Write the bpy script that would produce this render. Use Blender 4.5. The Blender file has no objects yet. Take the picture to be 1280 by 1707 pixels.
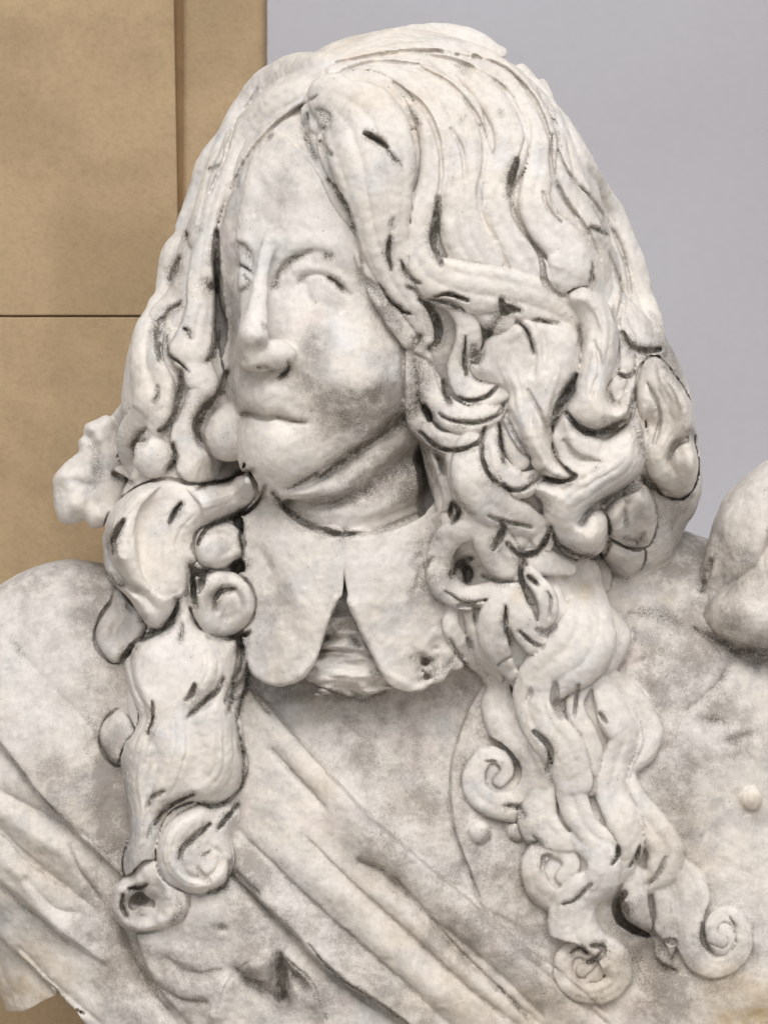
import bpy, math, time
import numpy as np
T0 = time.time()
VOX = 2.5            # size of one sculpting cell, in units of half a millimetre
S = 0.0005           # metres per unit
D = 8000.0           # camera distance in units
sc = bpy.context.scene
C = sc.collection
R = math.radians
# ------------------------------------------------------------------ camera, sky, sun
def XYZ(x, y, z):    # plan units (x right, y down, z to the viewer) -> metres
    return ((x - 640) * S, -z * S, (853.5 - y) * S + 1.6)
def W(x, y, z):      # perspective: where a point seen at (x, y) stands when its depth is z
    f = (D - z) / D
    return (640 + (x - 640) * f, 853.5 + (y - 853.5) * f, z)
cam_d = bpy.data.cameras.new('camera'); cam = bpy.data.objects.new('camera', cam_d); C.objects.link(cam)
cam.location = XYZ(640, 853.5, D); cam.rotation_euler = (R(90), 0, 0)
cam_d.sensor_fit = 'VERTICAL'; cam_d.sensor_height = 24.0
cam_d.lens = 24.0 * D / 1708.0
cam_d.clip_end = 200; cam_d.clip_start = 0.1
cam_d.dof.use_dof = True; cam_d.dof.focus_distance = (D - 130) * S; cam_d.dof.aperture_fstop = 8.0
sc.camera = cam
SUN_EL, SUN_AZ = 46.0, -14.0       # azimuth measured from the viewer's side, to the left
w = bpy.data.worlds.new('World'); sc.world = w; w.use_nodes = True
nt = w.node_tree; bg = nt.nodes['Background']
sky = nt.nodes.new('ShaderNodeTexSky'); sky.sky_type = 'NISHITA'; sky.sun_disc = False
sky.sun_elevation = R(SUN_EL); sky.sun_rotation = R(180 - SUN_AZ * -1)
sky.dust_density = 4.0; sky.air_density = 1.0
hs = nt.nodes.new('ShaderNodeHueSaturation'); hs.inputs['Saturation'].default_value = 0.16
nt.links.new(sky.outputs[0], hs.inputs['Color']); nt.links.new(hs.outputs[0], bg.inputs[0])
bg.inputs[1].default_value = 0.14
sl = bpy.data.lights.new('sun', 'SUN'); sun = bpy.data.objects.new('sun', sl); C.objects.link(sun)
sl.energy = 1.0; sl.angle = R(24); sl.color = (1.0, 0.965, 0.92)
import mathutils
sdir = mathutils.Vector((math.sin(R(SUN_AZ)) * math.cos(R(SUN_EL)), -math.cos(R(SUN_AZ)) * math.cos(R(SUN_EL)), math.sin(R(SUN_EL))))
sun.rotation_euler = sdir.to_track_quat('Z', 'Y').to_euler(); sun.location = (-2, -2, 4)
sc.view_settings.view_transform = 'Standard'; sc.view_settings.look = 'None'
sc.view_settings.exposure = 0.12; sc.view_settings.gamma = 1.0
sc.cycles.max_bounces = 5; sc.cycles.diffuse_bounces = 4

# ------------------------------------------------------------------ materials
def nmat(name):
    m = bpy.data.materials.new(name); m.use_nodes = True
    return m, m.node_tree, m.node_tree.nodes['Principled BSDF']
class G:             # tiny node-graph helper
    def __init__(s, nt): s.nt = nt
    def n(s, t, **k):
        o = s.nt.nodes.new(t)
        for a, b in k.items():
            if a in o.inputs: s.set(o.inputs[a], b)
            else: setattr(o, a, b)
        return o
    def set(s, i, v):
        if hasattr(v, 'is_linked') or isinstance(v, bpy.types.NodeSocket): s.nt.links.new(v, i)
        else: i.default_value = v
    def noise(s, co, scale, detail=4, rough=.55, dist=0.0):
        o = s.n('ShaderNodeTexNoise', Vector=co, Scale=scale, Detail=detail, Roughness=rough, Distortion=dist)
        return o.outputs['Fac']
    def math(s, op, a, b=0.0, c=0.0, clamp=False):
        o = s.n('ShaderNodeMath', operation=op, use_clamp=clamp)
        s.set(o.inputs[0], a); s.set(o.inputs[1], b); s.set(o.inputs[2], c); return o.outputs[0]
    def ramp(s, v, a, b, lo=0.0, hi=1.0, smooth=True):
        o = s.n('ShaderNodeMapRange'); o.interpolation_type = 'SMOOTHSTEP' if smooth else 'LINEAR'
        for i, q in enumerate((v, a, b, lo, hi)): s.set(o.inputs[i], q)
        return o.outputs[0]
    def mix(s, f, a, b):
        o = s.n('ShaderNodeMix', data_type='RGBA'); s.set(o.inputs[0], f); s.set(o.inputs[6], a); s.set(o.inputs[7], b)
        return o.outputs[2]
    def attr(s, nm): return s.n('ShaderNodeAttribute', attribute_name=nm).outputs['Fac']

def marble():
    m, nt, p = nmat('weathered_marble'); g = G(nt)
    co = g.n('ShaderNodeTexCoord').outputs['Object']
    big = g.noise(co, 9, 3); mid = g.noise(co, 34, 5, .6); fine = g.noise(co, 190, 4, .65); grit = g.noise(co, 900, 3, .7)
    col = g.mix(g.ramp(big, .38, .62), (.70, .665, .63, 1), (.72, .665, .60, 1))      # grey white and cream marble
    col = g.mix(g.ramp(g.noise(co, 17, 4), .50, .68), col, (.70, .69, .685, 1))         # blue white patches
    col = g.mix(g.ramp(g.noise(co, 23, 4, .5, .3), .56, .72, 0, .55), col, (.67, .585, .555, 1))       # pinkish patches
    col = g.mix(g.ramp(mid, .45, .72, 0, .50), col, (.46, .435, .405, 1))
    col = g.mix(g.ramp(fine, .40, .72, 0, .28), col, (.42, .40, .38, 1))
    # ochre tint
    oc = g.math('MULTIPLY', g.attr('ochre'), g.ramp(mid, .3, .6, .35, 1.0))
    col = g.mix(oc, col, (.56, .42, .24, 1))
    # broad grey soot, lichen bloom and shade painted beside the hair, made of fine specks
    spk = g.noise(co, 760, 4, .8); spk2 = g.noise(co, 1700, 2, .6)
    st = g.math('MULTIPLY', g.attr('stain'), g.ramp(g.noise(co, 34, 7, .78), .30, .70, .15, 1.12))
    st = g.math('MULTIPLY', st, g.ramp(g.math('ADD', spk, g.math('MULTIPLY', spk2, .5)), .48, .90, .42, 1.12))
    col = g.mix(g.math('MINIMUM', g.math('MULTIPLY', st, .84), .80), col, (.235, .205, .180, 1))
    # black crust, edge lines and some painted-in shadow: solid core, ragged border of specks
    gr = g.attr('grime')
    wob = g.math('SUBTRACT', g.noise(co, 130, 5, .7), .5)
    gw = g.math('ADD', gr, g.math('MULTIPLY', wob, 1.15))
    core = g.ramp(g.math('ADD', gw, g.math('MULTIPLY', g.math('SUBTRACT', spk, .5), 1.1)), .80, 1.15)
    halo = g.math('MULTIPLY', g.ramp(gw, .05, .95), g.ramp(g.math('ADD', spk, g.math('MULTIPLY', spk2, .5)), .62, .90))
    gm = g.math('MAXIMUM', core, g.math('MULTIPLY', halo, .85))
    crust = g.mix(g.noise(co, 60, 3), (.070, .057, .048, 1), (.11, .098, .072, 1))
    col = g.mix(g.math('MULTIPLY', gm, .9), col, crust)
    # pits
    v = g.n('ShaderNodeTexVoronoi', Vector=co, Scale=230.0); 
    pit = g.math('MULTIPLY', g.ramp(v.outputs['Distance'], .10, .17, 1, 0), g.ramp(g.noise(co, 40, 5, .7), .54, .62))
    col = g.mix(g.math('MULTIPLY', pit, .7), col, (.10, .09, .08, 1))
    nt.links.new(col, p.inputs['Base Color'])
    nt.links.new(g.ramp(fine, .3, .7, .50, .72), p.inputs['Roughness'])
    p.inputs['Specular IOR Level'].default_value = .2
    p.inputs['Subsurface Weight'].default_value = 0.0
    h = g.math('ADD', g.math('MULTIPLY', fine, .9), g.math('MULTIPLY', grit, .35))
    h = g.math('ADD', h, g.math('MULTIPLY', mid, 1.6)); h = g.math('SUBTRACT', h, g.math('MULTIPLY', pit, .8))
    h = g.math('SUBTRACT', h, g.math('MULTIPLY', gm, .35))
    b = g.n('ShaderNodeBump', Strength=.42, Distance=.0014, Height=h)
    nt.links.new(b.outputs[0], p.inputs['Normal'])
    return m
def sandstone(name, c1, c2, c3):
    m, nt, p = nmat(name); g = G(nt)
    co = g.n('ShaderNodeTexCoord').outputs['Object']
    oi = g.n('ShaderNodeObjectInfo').outputs['Random']
    col = g.mix(g.ramp(g.noise(co, 5.5, 6, .66, .4), .40, .60), c1, c2)
    col = g.mix(g.ramp(g.noise(co, 11, 5, .6), .48, .72, 0, .6), col, c3)
    col = g.mix(g.ramp(g.noise(co, 260, 4, .7), .42, .7, 0, .22), col, (.16, .11, .06, 1))
    nt.links.new(col, p.inputs['Base Color']); p.inputs['Roughness'].default_value = .85
    p.inputs['Specular IOR Level'].default_value = .2
    b = g.n('ShaderNodeBump', Strength=.4, Distance=.002, Height=g.math('ADD', g.noise(co, 300, 5, .7), g.noise(co, 22, 4)))
    nt.links.new(b.outputs[0], p.inputs['Normal'])
    return m
def plaster(name, c1, c2):
    m, nt, p = nmat(name); g = G(nt)
    co = g.n('ShaderNodeTexCoord').outputs['Object']
    col = g.mix(g.ramp(g.noise(co, .9, 3, .5), .35, .65), c1, c2)
    col = g.mix(g.ramp(g.noise(co, 60, 5, .6), .4, .7, 0, .1), col, (.3, .3, .3, 1))
    nt.links.new(col, p.inputs['Base Color']); p.inputs['Roughness'].default_value = .9
    b = g.n('ShaderNodeBump', Strength=.2, Distance=.003, Height=g.noise(co, 90, 5)); nt.links.new(b.outputs[0], p.inputs['Normal'])
    return m
MARBLE = marble()

# ------------------------------------------------------------------ sculpting field
X0, X1, Y0, Y1, Z0, Z1 = -70., 1350., 10., 1790., -270., 350.
nx, ny, nz = int((X1 - X0) / VOX) + 1, int((Y1 - Y0) / VOX) + 1, int((Z1 - Z0) / VOX) + 1
xs = (X0 + VOX * np.arange(nx)).astype(np.float32); ys = (Y0 + VOX * np.arange(ny)).astype(np.float32); zs = (Z0 + VOX * np.arange(nz)).astype(np.float32)
F = np.full((nx, ny, nz), 60., np.float32); OWN = np.zeros((nx, ny, nz), np.uint8); EDGE_TONE = np.zeros((nx, ny, nz), np.uint8)
PARTS = [None]       # owner id -> (name, parent key)
def part(name, parent=None):
    PARTS.append((name, parent)); return len(PARTS) - 1
def box(a, b, ax, o):
    i = max(0, int((a - o) / VOX)); j = min(len(ax), int((b - o) / VOX) + 2); return slice(i, max(i, j))
def union(sl, d, own, k):
    a = F[sl]; o = OWN[sl]
    h = np.clip(.5 + .5 * (a - d) / k, 0, 1)
    o[d < a] = own
    a[...] = a + (d - a) * h - k * h * (1 - h)
def ell(own, c, r, k=8., rot=0., add=None, tilt=0.):
    cx, cy, cz = W(*c); m = 22 + max(r) * (1 if rot or tilt else 0)
    rr = [max(r)] * 3 if (rot or tilt) else r
    sl = (box(cx - rr[0] - 22, cx + rr[0] + 22, xs, X0), box(cy - rr[1] - 22, cy + rr[1] + 22, ys, Y0), box(cz - rr[2] - 22, cz + rr[2] + 22, zs, Z0))
    x = (xs[sl[0]] - cx)[:, None, None]; y = (ys[sl[1]] - cy)[None, :, None]; z = (zs[sl[2]] - cz)[None, None, :]
    if rot:
        a = R(rot); x, y = x * math.cos(a) + y * math.sin(a), -x * math.sin(a) + y * math.cos(a)
    if tilt:
        a = R(tilt); x, z = x * math.cos(a) + z * math.sin(a), -x * math.sin(a) + z * math.cos(a)
    k0 = np.sqrt((x / r[0]) ** 2 + (y / r[1]) ** 2 + (z / r[2]) ** 2); k1 = np.sqrt((x / r[0] ** 2) ** 2 + (y / r[1] ** 2) ** 2 + (z / r[2] ** 2) ** 2)
    d = k0 * (k0 - 1) / np.maximum(k1, 1e-5)
    if add is not None: d = d - add[sl[0], sl[1]][:, :, None]
    EDGE_TONE[sl][d < 4] = 0
    union(sl, d.astype(np.float32), own, k)
def catmull(P, step=4.0):
    P = np.asarray(P, float); n = len(P)
    if n == 2: Q = np.vstack([P[0], P[1]]); ext = np.vstack([2 * P[0] - P[1], P, 2 * P[1] - P[0]])
    ext = np.vstack([2 * P[0] - P[1], P, 2 * P[-1] - P[-2]]); out = []
    for i in range(n - 1):
        p0, p1, p2, p3 = ext[i:i + 4]; L = np.linalg.norm((p2 - p1)[:2]); m = max(2, int(L / step))
        t = np.linspace(0, 1, m, endpoint=False)[:, None]
        out.append(.5 * (2 * p1 + (p2 - p0) * t + (2 * p0 - 5 * p1 + 4 * p2 - p3) * t ** 2 + (3 * p1 - p0 - 3 * p2 + p3) * t ** 3))
    out.append(P[-1:]); return np.vstack(out)
def nearest2d(gx, gy, Q, want_u=True):      # for every column: index, lateral offset, overshoot along the curve
    T = np.gradient(Q[:, :2], axis=0); T /= np.maximum(np.linalg.norm(T, axis=1, keepdims=True), 1e-6)
    best = np.full(gx.shape, 1e9, np.float32); idx = np.zeros(gx.shape, np.int32)
    for i in range(len(Q)):
        d = (gx - Q[i, 0]) ** 2 + (gy - Q[i, 1]) ** 2; m = d < best
        best[m] = d[m]; idx[m] = i
    dx = gx - Q[idx, 0]; dy = gy - Q[idx, 1]
    tx, ty = T[idx, 0], T[idx, 1]
    u = tx * dy - ty * dx; al = tx * dx + ty * dy
    over = np.where(((idx == 0) & (al < 0)) | ((idx == len(Q) - 1) & (al > 0)), al, 0.)
    sp = np.maximum(np.linalg.norm(np.gradient(Q[:, :2], axis=0), axis=1), 1e-3)
    t = np.clip(idx + np.where(over != 0, 0, al / sp[idx]), 0, len(Q) - 1)
    return t, u, over
def lerp(a, t):
    i = np.clip(t.astype(int), 0, len(a) - 2); f = t - i; return a[i] * (1 - f) + a[i + 1] * f
GX, GY = np.meshgrid(xs, ys, indexing='ij')
def front():         # depth of the frontmost surface in every column
    ins = F < 0; k = nz - 1 - np.argmax(ins[:, :, ::-1], axis=2); has = ins.any(axis=2)
    return np.where(has, zs[k], Z0 + 20).astype(np.float32)
def blur(a, r):
    n = max(1, int(r / VOX)); 
    for _ in range(2):
        for ax in (0, 1):
            p = np.pad(a, [(n + 1, n) if i == ax else (0, 0) for i in range(2)], mode='edge').astype(np.float64); c = np.cumsum(p, axis=ax)
            a = ((np.take(c, range(2 * n + 1, c.shape[ax]), ax) - np.take(c, range(0, c.shape[ax] - 2 * n - 1), ax)) / (2 * n + 1))
    return a.astype(np.float32)
BASE = BGX = BGY = np.zeros((nx, ny), np.float32)
def bs(x, y, M=None):
    M = BASE if M is None else M
    i = np.clip(((np.asarray(x) - X0) / VOX).astype(int), 0, nx - 1); j = np.clip(((np.asarray(y) - Y0) / VOX).astype(int), 0, ny - 1); return M[i, j]
# a lock: pts (x, y[, dz]) seen positions; wd = half widths; hr = height/width; off = lift of the axis over the base, in half widths
def lock(pts, wd, hr=.85, off=.15, fl=0, amp=.0, k=5., z=None, dz=0., ph=0., own=None, smooth=9, rollk=.8, parent='hair', moat=1.7):
    if own is None: own = part('hair_lock', parent)
    is_h = parent == 'hair' and moat > 0
    if is_h: hr = hr * .84; off = off + .16
    if is_h and not fl and max(wd) > 23: fl = 2 + (own % 3 == 0) + (max(wd) > 34); amp = .075; ph = (own * .37) % 1 * .5
    P = np.array([(p[0], p[1]) for p in pts], float)
    ed = np.array([p[2] if len(p) > 2 else 0. for p in pts])
    wd = np.interp(np.linspace(0, 1, len(P)), np.linspace(0, 1, len(wd)), wd)
    if parent == 'hair' and moat: wd = wd * 1.09
    if z is not None: zz = np.interp(np.linspace(0, 1, len(P)), np.linspace(0, 1, len(z)), z)
    else: zz = np.zeros(len(P))
    Q = catmull(np.column_stack([P, wd, zz, ed])); Q[:, 2] = np.maximum(Q[:, 2], 3.)
    if z is None:
        b = np.maximum(bs(Q[:, 0], Q[:, 1]), -75 if parent == 'hair' else -300); n = min(smooth, max(1, len(b) // 2)); bp = np.pad(b, n, mode='edge')
        b = np.convolve(bp, np.ones(2 * n + 1) / (2 * n + 1), 'valid')
        Q[:, 3] = b + Q[:, 2] * hr * (off + .14) + dz
    Q[:, 3] += Q[:, 4]
    f = (D - Q[:, 3]) / D
    Q[:, 0] = 640 + (Q[:, 0] - 640) * f; Q[:, 1] = 853.5 + (Q[:, 1] - 853.5) * f
    m = Q[:, 2].max() * 1.15 + 16
    sx = box(Q[:, 0].min() - m, Q[:, 0].max() + m, xs, X0); sy = box(Q[:, 1].min() - m, Q[:, 1].max() + m, ys, Y0)
    gx, gy = GX[sx, sy], GY[sx, sy]
    if gx.size == 0: return own
    t, u, over = nearest2d(gx, gy, Q)
    wv = lerp(Q[:, 2], t); zc = lerp(Q[:, 3], t)
    T = np.gradient(Q[:, :2], axis=0); T /= np.maximum(np.linalg.norm(T, axis=1, keepdims=True), 1e-6)
    roll = np.clip(bs(Q[:, 0], Q[:, 1], BGX) * (-T[:, 1]) + bs(Q[:, 0], Q[:, 1], BGY) * T[:, 0], -1., 1.) * rollk
    n = 6; roll = np.convolve(np.pad(roll, n, mode='edge'), np.ones(2 * n + 1) / (2 * n + 1), 'valid')
    rl = lerp(roll, t)
    un = u / wv
    groove = 0
    if fl:
        q = (np.clip(un, -1, 1) + 1) * .5 * fl + ph
        groove = amp * wv * ((1 - np.abs(np.sin(np.pi * q))) ** 1.3) * np.clip(1.25 - np.abs(un) * .9, 0, 1) * np.clip(t / 6, 0, 1) * np.clip((len(Q) - 1 - t) / 8, .25, 1)
    hv = wv * hr
    zmin, zmax = Q[:, 3].min() - m * hr - m, Q[:, 3].max() + m * hr + m * .8
    sz = box(zmin, zmax, zs, Z0)
    cs = np.sqrt(1 + rl ** 2)
    v = (zs[sz][None, None, :] - (zc + rl * u)[:, :, None]) / cs[:, :, None]
    ul = (u * cs)[:, :, None] + v * (rl / cs)[:, :, None]*0
    a = (ul / wv[:, :, None]) ** 2 + (over / wv)[:, :, None] ** 2; b = (v / hv[:, :, None]) ** 2
    k0 = np.sqrt(a + b); k1 = np.sqrt(a / wv[:, :, None] ** 2 + b / hv[:, :, None] ** 2)
    ks = (a ** 1.3 + b ** 1.3) ** (1 / 2.6) if is_h else k0
    d = (ks - 1) * k0 / np.maximum(k1, 1e-5)
    if fl: d = d + (groove[:, :, None]) * (v > -hv[:, :, None] * .4)
    d = np.minimum(d, 60)
    d[(np.sqrt(u ** 2 + over ** 2) > wv + 14)] = 60
    d = d.astype(np.float32)
    if moat:          # the chisel line that frees the lock from what lies under it
        mw = moat * np.clip(t / (len(Q) * .3), .0, 1)[:, :, None]
        c = -(d - mw) ; c = np.where(v > -hv[:, :, None] * .35, c, -60.)
        a0 = F[(sx, sy, sz)]; kk = 3.; h = np.clip(.5 - .5 * (a0 - c) / kk, 0, 1)
        F[(sx, sy, sz)] = np.where(mw > .4, np.maximum(a0, a0 + (c - a0) * h + kk * h * (1 - h)), a0)
    union((sx, sy, sz), d.astype(np.float32), own, k if moat == 0 else 3.)
    if is_h:          # a dark line along the two edges of the lock
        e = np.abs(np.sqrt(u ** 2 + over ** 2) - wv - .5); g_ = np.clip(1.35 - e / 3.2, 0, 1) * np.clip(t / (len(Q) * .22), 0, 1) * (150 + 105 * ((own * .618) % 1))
        vv = (v > -hv[:, :, None] * 1.1) & (v < hv[:, :, None] * .9); D3 = EDGE_TONE[(sx, sy, sz)]
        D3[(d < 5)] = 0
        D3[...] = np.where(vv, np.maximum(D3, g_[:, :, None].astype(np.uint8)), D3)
    return own
# height strokes added to a surface
def stroke(A, pts, wd, amp, kind='ridge', z=0.):
    P = np.array(pts, float)
    if np.isscalar(wd): wd = [wd, wd]
    if np.isscalar(amp): amp = [amp, amp]
    tt = np.linspace(0, 1, len(P)); wv = np.interp(tt, np.linspace(0, 1, len(wd)), wd); av = np.interp(tt, np.linspace(0, 1, len(amp)), amp)
    Q = catmull(np.column_stack([P, wv, av]), 5.)
    f = (D - z) / D; Q[:, 0] = 640 + (Q[:, 0] - 640) * f; Q[:, 1] = 853.5 + (Q[:, 1] - 853.5) * f
    m = Q[:, 2].max() * 4
    sx = box(Q[:, 0].min() - m, Q[:, 0].max() + m, xs, X0); sy = box(Q[:, 1].min() - m, Q[:, 1].max() + m, ys, Y0)
    gx, gy = GX[sx, sy], GY[sx, sy]
    t, u, over = nearest2d(gx, gy, Q); w_ = lerp(Q[:, 2], t); a_ = lerp(Q[:, 3], t)
    e = np.exp(-(over / w_) ** 2)
    if kind == 'ridge': v = np.exp(-(u / w_) ** 2)
    elif kind == 'crease': v = np.exp(-np.abs(u / w_) * 1.2)
    elif kind == 'step':   # high on the side u>0, sharp drop at the line, fades with distance
        v = np.where(u > 0, np.exp(-(u / (w_ * 2.2)) ** 2), -.35 * np.exp(-np.abs(u / w_)))
        s_ = 1 / (1 + np.exp(-u / 1.5)); v = np.exp(-(np.maximum(u, 0) / (w_ * 2.2)) ** 2) * s_ - .35 * np.exp(-np.abs(u / w_)) * (1 - s_)
    A[sx, sy] += (v * a_ * e).astype(np.float32)
def blob(A, c, r, amp, rot=0., z=0., p=1.):
    f = (D - z) / D; cx = 640 + (c[0] - 640) * f; cy = 853.5 + (c[1] - 853.5) * f
    a = R(rot); dx = GX - cx; dy = GY - cy; u = (dx * math.cos(a) + dy * math.sin(a)) / r[0]; v = (-dx * math.sin(a) + dy * math.cos(a)) / r[1]
    A += (amp * np.exp(-(u * u + v * v) ** p)).astype(np.float32)

# ------------------------------------------------------------------ the body masses
def poly_sdf(P):
    P = np.array(P, float); d = np.full(GX.shape, 1e18); ins = np.zeros(GX.shape, bool)
    n = len(P)
    for i in range(n):
        a = P[i]; b = P[(i + 1) % n]; e = b - a; wx = GX - a[0]; wy = GY - a[1]
        t = np.clip((wx * e[0] + wy * e[1]) / (e @ e), 0, 1)
        d = np.minimum(d, (wx - e[0] * t) ** 2 + (wy - e[1] * t) ** 2)
        c = ((a[1] > GY) != (b[1] > GY)) & (GX < (b[0] - a[0]) * (GY - a[1]) / (b[1] - a[1] + 1e-9) + a[0]); ins ^= c
    d = np.sqrt(d); return np.where(ins, -d, d).astype(np.float32)
def smoothpoly(P, zz=100., n=6):
    P = [W(x, y, zz)[:2] for x, y in P]; P = P + P[:3]
    Q = []
    for i in range(1, len(P) - 2):
        a, b, c, d = map(np.array, (P[i - 1], P[i], P[i + 1], P[(i + 2)]))
        for t in np.linspace(0, 1, n, endpoint=False):
            Q.append(.5 * (2 * b + (c - a) * t + (2 * a - 5 * b + 4 * c - d) * t * t + (3 * b - a - 3 * c + d) * t ** 3))
    return Q
def plate(own, P, zc, th, rnd=8., k=3., A=None):
    s2 = poly_sdf(P); m = s2 < 30
    ix = np.where(m.any(1))[0]; iy = np.where(m.any(0))[0]; sl = (slice(ix[0], ix[-1] + 1), slice(iy[0], iy[-1] + 1))
    zz = zc[sl]; z0 = zz.min() - th - 30; z1 = zz.max() + th + 30; sz = box(z0, z1, zs, Z0)
    gxx, gyy = np.gradient(zz, VOX); nrm = 1 / np.sqrt(1 + gxx ** 2 + gyy ** 2)
    q2 = np.abs((zs[sz][None, None, :] - zz[:, :, None]) * nrm[:, :, None]) - th + rnd; q1 = s2[sl][:, :, None] + rnd
    d = np.minimum(np.maximum(q1, q2), 0) + np.sqrt(np.maximum(q1, 0) ** 2 + np.maximum(q2, 0) ** 2) - rnd
    if A is not None: d = d - A[sl][:, :, None]
    union((sl[0], sl[1], sz), d.astype(np.float32), own, k)

NAMES_TORSO = part('robe')
A = np.zeros(GX.shape, np.float32)
st = lambda *a, **k: stroke(A, *a, **k)
# sash folds, upper left to lower right
st([(425, 1150), (500, 1232), (590, 1330), (665, 1400), (760, 1478), (900, 1590), (1010, 1690)], 42, [20, 20, 14, 10], 'step')
st([(432, 1185), (520, 1285), (600, 1360), (655, 1415)], [22, 28, 30], [7, 9, 15], 'ridge')
st([(455, 1250), (500, 1300), (540, 1345)], 8, [-7, -9, -4], 'ridge')
st([(600, 1432), (640, 1455), (700, 1510), (760, 1580), (840, 1655), (890, 1700)], [6, 12, 16, 14], [-20, -22, -16, -14], 'crease')
st([(420, 1370), (500, 1440), (580, 1500), (650, 1570), (740, 1650), (800, 1707)], 24, [5, 12, 12, 9], 'ridge')
st([(400, 1385), (470, 1455), (545, 1525), (620, 1590), (700, 1660), (750, 1707)], 13, [-7, -16, -16, -13], 'crease')
st([(510, 1395), (590, 1475), (680, 1555), (750, 1620), (860, 1707)], 13, [-6, -15, -16, -12], 'crease')
st([(640, 1490), (720, 1570), (800, 1640), (850, 1690)], 20, [8, 11, 9], 'ridge')
st([(430, 1330), (520, 1415), (600, 1480)], 24, [5, 12, 8], 'ridge')
st([(760, 1510), (820, 1560), (900, 1625), (960, 1690)], 22, [7, 9, 7], 'ridge')
st([(735, 1540), (830, 1620), (900, 1690)], 9, [-8, -14, -10], 'crease')
st([(1010, 1707), (900, 1615), (800, 1525)], 8, [-8, -8, -2], 'crease')
st([(400, 1460), (440, 1505), (500, 1565), (560, 1625), (620, 1665), (680, 1707)][::-1], 36, [22, 26, 24, 10], 'step')
st([(385, 1455), (430, 1500), (495, 1560), (560, 1628), (680, 1712)], 5, [-20, -14, -14, -14], 'crease')
# left shoulder drapery
st([(195, 1455), (130, 1392), (60, 1318), (0, 1240), (-60, 1160)], 40, [16, 20, 16, 12], 'step')
st([(0, 1318), (60, 1350), (120, 1382), (160, 1400)], 10, [-6, -13, -10, -3], 'crease')
st([(0, 1385), (60, 1440), (110, 1480), (160, 1520)], 14, [-11, -15, -15, -4], 'crease')
st([(0, 1350), (60, 1395), (120, 1430), (160, 1480)], 16, [6, 9, 9, 3], 'ridge')
st([(118, 1410), (130, 1445), (150, 1475), (172, 1508)], 6, [-7, -12, -9, -3], 'crease')
st([(45, 1468), (80, 1508), (100, 1520), (130, 1524)], 10, [-8, -13, -12, -4], 'crease')
st([(0, 1435), (40, 1468), (90, 1540), (150, 1590)], 14, [6, 9, 7, 3], 'ridge')
st([(160, 1600), (100, 1560), (50, 1515), (0, 1472)], 26, [6, 15, 16, 14], 'step')
st([(0, 1580), (50, 1625), (90, 1665), (130, 1707)][::-1], 16, [12, 14, 10], 'step')
st([(30, 1590), (80, 1640), (140, 1690), (170, 1715)], 8, [-6, -8, -6], 'crease')
st([(20, 1075), (45, 1100), (100, 1160), (140, 1200), (165, 1240)], 12, [-2, -4, -9, -10, -3], 'crease')
st([(0, 1255), (25, 1280), (50, 1305)], 5, -6, 'crease')
st([(60, 1180), (90, 1210), (150, 1300)], 40, [5, 9, 2], 'ridge')
st([(205, 1545), (215, 1590), (245, 1645), (290, 1700)], [10, 16, 12], [-22, -24, -14], 'crease')
st([(320, 1710), (262, 1645), (235, 1590), (222, 1540)], 26, [8, 10, 8], 'step')
# lion mask on the breastplate below the sash
blob(A, (330, 1520), (60, 45), 16); blob(A, (372, 1545), (7, 7), -9); blob(A, (290, 1585), (55, 22), 8, 20); blob(A, (345, 1640), (40, 28), 9)
st([(280, 1600), (320, 1622), (370, 1618)], 10, [-5, -10, -6]); st([(255, 1640), (300, 1665), (345, 1670)], 8, [-7, -9, -5])
st([(360, 1690), (385, 1630), (440, 1600), (490, 1605), (520, 1650), (545, 1707)], 16, [10, 14, 14, 10])
st([(392, 1615), (430, 1645), (468, 1668)], 13, [-22, -30, -30]); st([(466, 1595), (468, 1630), (472, 1668)], 14, [-16, -34, -30]); st([(475, 1605), (505, 1640), (520, 1655)], 9, [-20, -20, -8])
blob(A, (430, 1605), (30, 16), 10, 20)
# jacket
st([(805, 1135), (775, 1190), (755, 1260), (750, 1320), (758, 1390), (780, 1450), (800, 1505), (845, 1530)][::-1], 26, [4, 11, 12, 12, 8], 'step')
st([(1165, 1010), (1200, 1068), (1240, 1096), (1290, 1108)], [12, 14, 18], [-6, -18, -34], 'crease')
st([(1218, 1100), (1205, 1130), (1170, 1165), (1130, 1195)], 8, [-13, -12, -7, -2], 'crease')
st([(1030, 1120), (1060, 1105), (1100, 1090)], 6, [-5, -5, -2], 'crease')
for c, r, a_, q in (((1140, 1080), (50, 30), 8, 20), ((1010, 1005), (60, 30), -8, 30), ((1150, 1260), (80, 60), 6, 0), ((1190, 1205), (26, 8), -7, 10), ((1235, 1232), (34, 8), -7, -15),
                  ((1090, 1135), (12, 14), 6, 0), ((1180, 990), (40, 20), 7, 0), ((1100, 1560), (70, 90), -26, 0), ((1085, 1600), (34, 50), -24, 0), ((1100, 1640), (24, 60), 14, 0), ((640, 1230), (90, 60), 5, 0), ((90, 1050), (70, 60), 8, 0), ((150, 1000), (30, 60), -8, 0), ((180, 1400), (30, 100), -12, 0), ((1130, 1440), (40, 60), -8, 0), ((1270, 1660), (60, 40), 10, 0)):
    blob(A, c, r, a_, q)
ell(NAMES_TORSO, (600, 1500, -210), (640, 585, 262), 30, add=A)
ell(NAMES_TORSO, (130, 1270, -150), (265, 345, 170), 40, add=A)
ell(NAMES_TORSO, (1010, 1270, -190), (430, 415, 215), 40, add=A)
ell(NAMES_TORSO, (1180, 1560, -230), (380, 420, 235), 40, add=A)
ell(NAMES_TORSO, (600, 1010, -60), (300, 150, 90), 50)
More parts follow.
